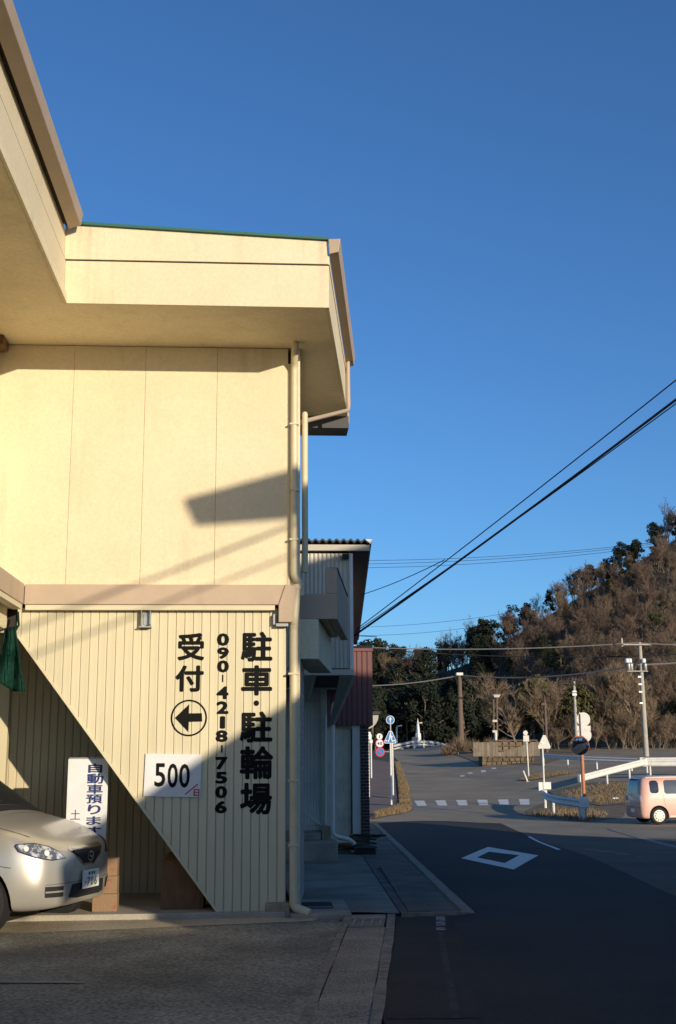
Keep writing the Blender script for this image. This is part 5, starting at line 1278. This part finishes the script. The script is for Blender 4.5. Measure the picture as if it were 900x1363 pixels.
MB().hexa([(2.3,-.78,.95),(2.42,-.78,.95),(2.42,-.70,.95),(2.3,-.70,.95),(2.3,-.84,1.07),(2.40,-.84,1.07),(2.40,-.72,1.07),(2.3,-.72,1.07)]).build('door_mirror','pink',carP,bevel=.02,local=True)

# ================================================================ WOODS ON THE HILL
def bare_proto(seed, H, m):
    R = random.Random(seed); tr = MB(); tw = MB()
    def twig(p, d_, L, w):
        s = d_.orthogonal().normalized(); s.rotate(Matrix.Rotation(R.uniform(0,6.28),3,d_)) if False else None
        s = (s*cos(1.0*R.random()*6.28)+d_.cross(s)*sin(R.random()*6.28)).normalized()
        k = len(tw.v); e = p+d_*L
        tw.v += [tuple(p-s*w),tuple(p+s*w),tuple(e)]; tw.f.append((k,k+1,k+2))
    def branch(p, d_, L, r, lev):
        n = 4; pts = [p]; q = p; dd = d_.copy()
        for i in range(n):
            dd = (dd+Vector((R.uniform(-.18,.18),R.uniform(-.18,.18),R.uniform(-.02,.20)))).normalized(); q = q+dd*(L/n); pts.append(q)
        (tr if lev < 2 else tw).tube(pts, [r*(1-.7*i/n) for i in range(n+1)], 5 if lev == 0 else (4 if lev == 1 else 3), cap=False)
        if lev == 0: cnt = R.randint(7,9)
        elif lev == 1: cnt = R.randint(6,8)
        elif lev == 2: cnt = R.randint(5,7)
        for i in range(cnt):
            t_ = R.uniform(.30 if lev == 0 else .2,1.0); ii = min(n-1,int(t_*n)); b = pts[ii].lerp(pts[ii+1], t_*n-ii)
            ax = Vector((R.uniform(-1,1),R.uniform(-1,1),R.uniform(.0,.9))).normalized(); nd = (dd*.60+ax*1.05).normalized()
            if lev < 2: branch(b, nd, L*R.uniform(.45,.68), r*.48, lev+1)
            else:
                for _ in range(6): 
                    nd2 = (nd+Vector((R.uniform(-.6,.6),R.uniform(-.6,.6),R.uniform(-.3,.7)))).normalized(); twig(b, nd2, R.uniform(.35,1.0)*H/8, .014*H/8)
    for st in range(R.choice((1,2,2,3))):
        branch(Vector((R.uniform(-.3,.3),R.uniform(-.3,.3),-.3)), Vector((R.uniform(-.3,.3),R.uniform(-.3,.3),1)).normalized(), H*.58, .11*H/8, 0)
    root = empty('bare_tree',(0,0,0)); tr.build('trunk','bark',root,local=True); tw.build('crown',m,root,local=True); return root
def ever_proto(seed, H, m, conical=0.0, nclump=34, name='evergreen_tree'):
    R = random.Random(seed); tr = MB(); lf = MB(); rad = H*.30
    tr.tube([(0,0,-.3),(R.uniform(-.2,.2),R.uniform(-.2,.2),H*.4),(0,0,H*.85)],[.16*H/8,.11*H/8,.03],6)
    for i in range(nclump):
        f_ = R.uniform(.18,1.0); rr_ = rad*(1-conical*f_)*math.sqrt(R.uniform(.05,1))*(.6+.8*sin(pi*min(1,f_*.9+.08))*(1-conical)*.6+conical*.2)
        a_ = R.uniform(0,6.28); c_ = Vector((cos(a_)*rr_,sin(a_)*rr_,H*f_)); cr = rad*R.uniform(.24,.42)
        if R.random() < .4: tr.tube([(0,0,c_.z*.75),tuple(c_)],[.05,.015],3)
        for _ in range(70):
            v = Vector((R.gauss(0,1),R.gauss(0,1),R.gauss(0,1))).normalized()*cr*R.uniform(.55,1.1); v.z *= .72; p = c_+v
            n1 = Vector((R.uniform(-1,1),R.uniform(-1,1),R.uniform(-1,1))).normalized(); n2 = n1.orthogonal().normalized(); s = R.uniform(.10,.22)*H/8
            k = len(lf.v); lf.v += [tuple(p-n1*s-n2*s*.6),tuple(p+n1*s-n2*s*.5),tuple(p+n1*s*.8+n2*s*.7),tuple(p-n1*s*.7+n2*s*.6)]; lf.f.append((k,k+1,k+2,k+3))
    root = empty(name,(0,0,0)); tr.build('trunk','bark',root,local=True); lf.build('crown',m,root,local=True); return root
protos = {'brown':[bare_proto(1,8,'twig'),bare_proto(2,8,'twig'),bare_proto(3,9,'twig')],'tan':[bare_proto(4,8,'twig_tan'),bare_proto(5,7,'twig_tan')],
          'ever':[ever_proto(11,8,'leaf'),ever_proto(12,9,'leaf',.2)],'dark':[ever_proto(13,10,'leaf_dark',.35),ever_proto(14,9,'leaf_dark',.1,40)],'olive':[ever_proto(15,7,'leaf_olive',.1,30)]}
used = set()
KINDS = {'brown':'leafless brown tree','tan':'leafless tan tree','ever':'green evergreen tree','dark':'blackish evergreen tree','olive':'olive leafy tree'}
ntree = 0
def plant(kind, X, Y, s, R):
    global ntree
    pr_ = R.choice(protos[kind])
    if pr_.name in used: o = copy_tree(pr_)
    else: o = pr_; used.add(pr_.name)
    o.location = (X, Y, gz(X,Y)-.1); o.rotation_euler = (R.uniform(-.08,.08),R.uniform(-.08,.08),R.uniform(0,6.28)); o.scale = (s*R.uniform(.9,1.1),s*R.uniform(.9,1.1),s*R.uniform(.9,1.12))
    q_ = 350+1550*X/Y
    spot = ('on the low rise behind the bridge' if Y > 203 else 'on the ridge line of the hill' if Y > 186 else 'on the shaded left flank of the hill' if q_ < 665 else
            'in the front row at the foot of the hill' if Y < 114 else 'just above the foot of the hill' if Y < 123 else 'on the hillside at the right edge' if q_ > 850 else 'on the hillside above the stone wall' if q_ < 740 else 'on the hillside between round signs and pole')
    tag(o, KINDS[kind]+' '+spot, 'tree', KINDS[kind]+'s '+spot); ntree += 1
R = random.Random(21)
def pxof(X, Y): return 350+1550*X/Y*1.003
Y = 110.0
while Y < 202:
    stp = 3.0+(Y-110)*.006
    X = 10.0
    while X < 100:
        x_, y_ = X+R.uniform(-1.2,1.2), Y+R.uniform(-1.2,1.2); q = pxof(x_,y_)
        ok_ = 488 < q < 935 and hill(x_,y_) > .25 and not (abs(.866*x_+.5*y_-83) < 6 and y_ < 134)
        if q < 640: ok_ = ok_ and R.random() < .55
        if ok_:
            r = R.random()
            clump = sin(x_*.23+1.3)*cos(y_*.17+.4)+.5*sin(x_*.61+y_*.4)
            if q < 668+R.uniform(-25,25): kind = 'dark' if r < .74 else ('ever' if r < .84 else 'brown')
            elif y_ > 193: kind = 'dark' if r < .55 else 'brown'
            elif clump > .95: kind = 'ever' if r < .45 else ('dark' if r < .6 else ('olive' if r < .8 else 'brown'))
            elif y_ < 122: kind = 'tan' if r < .62 else ('olive' if r < .68 else 'brown')
            else: kind = 'brown' if r < .72 else ('tan' if r < .92 else ('ever' if r < .96 else 'olive'))
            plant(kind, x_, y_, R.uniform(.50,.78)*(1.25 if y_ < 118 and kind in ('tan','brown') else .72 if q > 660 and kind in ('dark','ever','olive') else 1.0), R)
        X += stp*1.12
    Y += stp
for i in range(40):
    y_ = R.uniform(104.5,109); q = 730+i*5.2+R.uniform(-4,4); x_ = (q-350)/1550*y_
    if R.random() < .8: plant('tan' if R.random() < .8 else 'brown', x_, y_, R.uniform(.28,.5), R)
for i in range(24):      # the row of bigger bare trees along the foot of the hill
    y_ = R.uniform(107,113); q = 690+i*10.4+R.uniform(-5,5); x_ = (q-350)/1550*y_
    plant('tan' if R.random() < .75 else ('brown' if R.random() < .7 else 'olive'), x_, y_, R.uniform(.65,1.15), R)
# trees on the rise behind the bridge and the dark dell in front of it
for i in range(26):
    y_ = R.uniform(205,240); q = R.uniform(486,665); x_ = (q-350)/1550*y_; r = R.random()
    plant('brown' if r < .5 else ('olive' if r < .68 else ('tan' if r < .86 else 'dark')), x_, y_, R.uniform(.75,1.0), R)
for i in range(22):
    y_ = R.uniform(150,215); q = R.uniform(395,486); x_ = (q-350)/1550*y_; plant(R.choice(('dark','brown','olive','dark')), x_, y_, R.uniform(.8,1.1), R)
for i in range(24):
    y_ = R.uniform(142,168); q = R.uniform(488,650); x_ = (q-350)/1550*y_; plant('dark', x_, y_, R.uniform(.65,.9), R)
for ks in protos.values():
    for p in ks:
        if p.name not in used:
            for ch in list(p.children): bpy.data.objects.remove(ch)
            bpy.data.objects.remove(p)
# undergrowth on the slope (one mass)
ug = MB()
for i in range(22000):
    y_ = R.uniform(110,200); q = R.uniform(500,960); x_ = (q-350)/1550*y_
    if hill(x_,y_) < .3: continue
    p = Vector((x_,y_,gz(x_,y_)-.05)); s = R.uniform(.3,.9); d_ = Vector((R.uniform(-1.2,1.2),R.uniform(-1.2,1.2),1)).normalized(); w = Vector((R.uniform(-1,1),R.uniform(-1,1),0)).normalized()*.05
    k = len(ug.v); ug.v += [tuple(p-w),tuple(p+w),tuple(p+d_*s)]; ug.f.append((k,k+1,k+2))
tag(ug.build('undergrowth','twig_tan'), 'brushwood and dry stems covering the hillside floor', 'undergrowth', kind='stuff')
# dry grass and the shrub by the fence
def grass(name, label, polys, dens, hmin, hmax, m='dry_grass'):
    mb = MB()
    for poly, n in polys:
        xs_ = [p[0] for p in poly]; ys_ = [p[1] for p in poly]; c_ = 0; tries = 0
        while c_ < n and tries < n*30:
            tries += 1; x_, y_ = R.uniform(min(xs_),max(xs_)), R.uniform(min(ys_),max(ys_)); ins = False; j = len(poly)-1
            for i in range(len(poly)):
                if (poly[i][1] > y_) != (poly[j][1] > y_) and x_ < (poly[j][0]-poly[i][0])*(y_-poly[i][1])/(poly[j][1]-poly[i][1])+poly[i][0]: ins = not ins
                j = i
            if not ins: continue
            c_ += 1; p = Vector((x_,y_,gz(x_,y_))); h_ = R.uniform(hmin,hmax); d_ = Vector((R.uniform(-.6,.6),R.uniform(-.6,.6),1)).normalized(); w = Vector((R.uniform(-1,1),R.uniform(-.5,.5),0)).normalized()*.022
            k = len(mb.v); mb.v += [tuple(p-w),tuple(p+w),tuple(p+d_*h_)]; mb.f.append((k,k+1,k+2))
    return tag(mb.build(name, m), label, 'grass', kind='stuff')
vl = [P2(500,1090),P2(538,1083),P2(547,1079),P2(544,1050),P2(538,1034),P2(531,1016),P2(526,1016),P2(531,1040),P2(533,1073),P2(515,1081),P2(498,1086)]
grass('dry_grass','dry tan grass on the verges and the bank',[(vl,9000),([P2(772,1066),P2(800,1072),P2(842,1068),(24,53),(27,60),(17.6,61.5),(14.8,59)],9000),([P2(700,1086),P2(783,1095),P2(812,1086),P2(786,1078),P2(740,1079)],900),([P2(690,1040),P2(708,1039),P2(770,1030),P2(740,1029.5),P2(706,1034)],2500)],1,.06,.24)
sh = thing('dry_bush','rounded dry brown bush left of the pale board fence','bush',(at(613,1000,100).x,100,1.3))
mb = MB(); st = MB(); cb_ = at(612,1001,100)
for (dx, dz, rr_) in ((0,0,1.1),(-1.0,-.3,.8),(1.2,-.1,.9),(2.6,.1,.8),(3.8,.15,.7)):
    for _ in range(900):
        v = Vector((R.gauss(0,1),R.gauss(0,1),abs(R.gauss(0,1)))).normalized(); p = Vector((cb_.x+dx,100,gz(cb_.x,100)+.1+dz+.2)); s = rr_*R.uniform(.5,1.15); q = p+v*s*Vector((1,1,1.5)).length/1.9
        w = Vector((R.uniform(-1,1),R.uniform(-1,1),R.uniform(-1,1))).normalized()*.022
        a_ = p+v*s*.35; k = len(mb.v); mb.v += [tuple(a_-w),tuple(a_+w),tuple(q+Vector((0,0,R.uniform(0,.4))))]; mb.f.append((k,k+1,k+2))
mb.build('twigs','twig_tan',sh); 
for i in range(5): st.tube([(cb_.x+i*.9-1.0,100,gz(cb_.x,100)-.1),(cb_.x+i*.9-1.1,100,gz(cb_.x,100)+1.0)],.04,5)
st.build('stems','bark',sh)

bpy.data.objects.remove(_fo); bpy.data.curves.remove(_fc)
print('TREES', ntree, 'OBJECTS', len(bpy.data.objects))
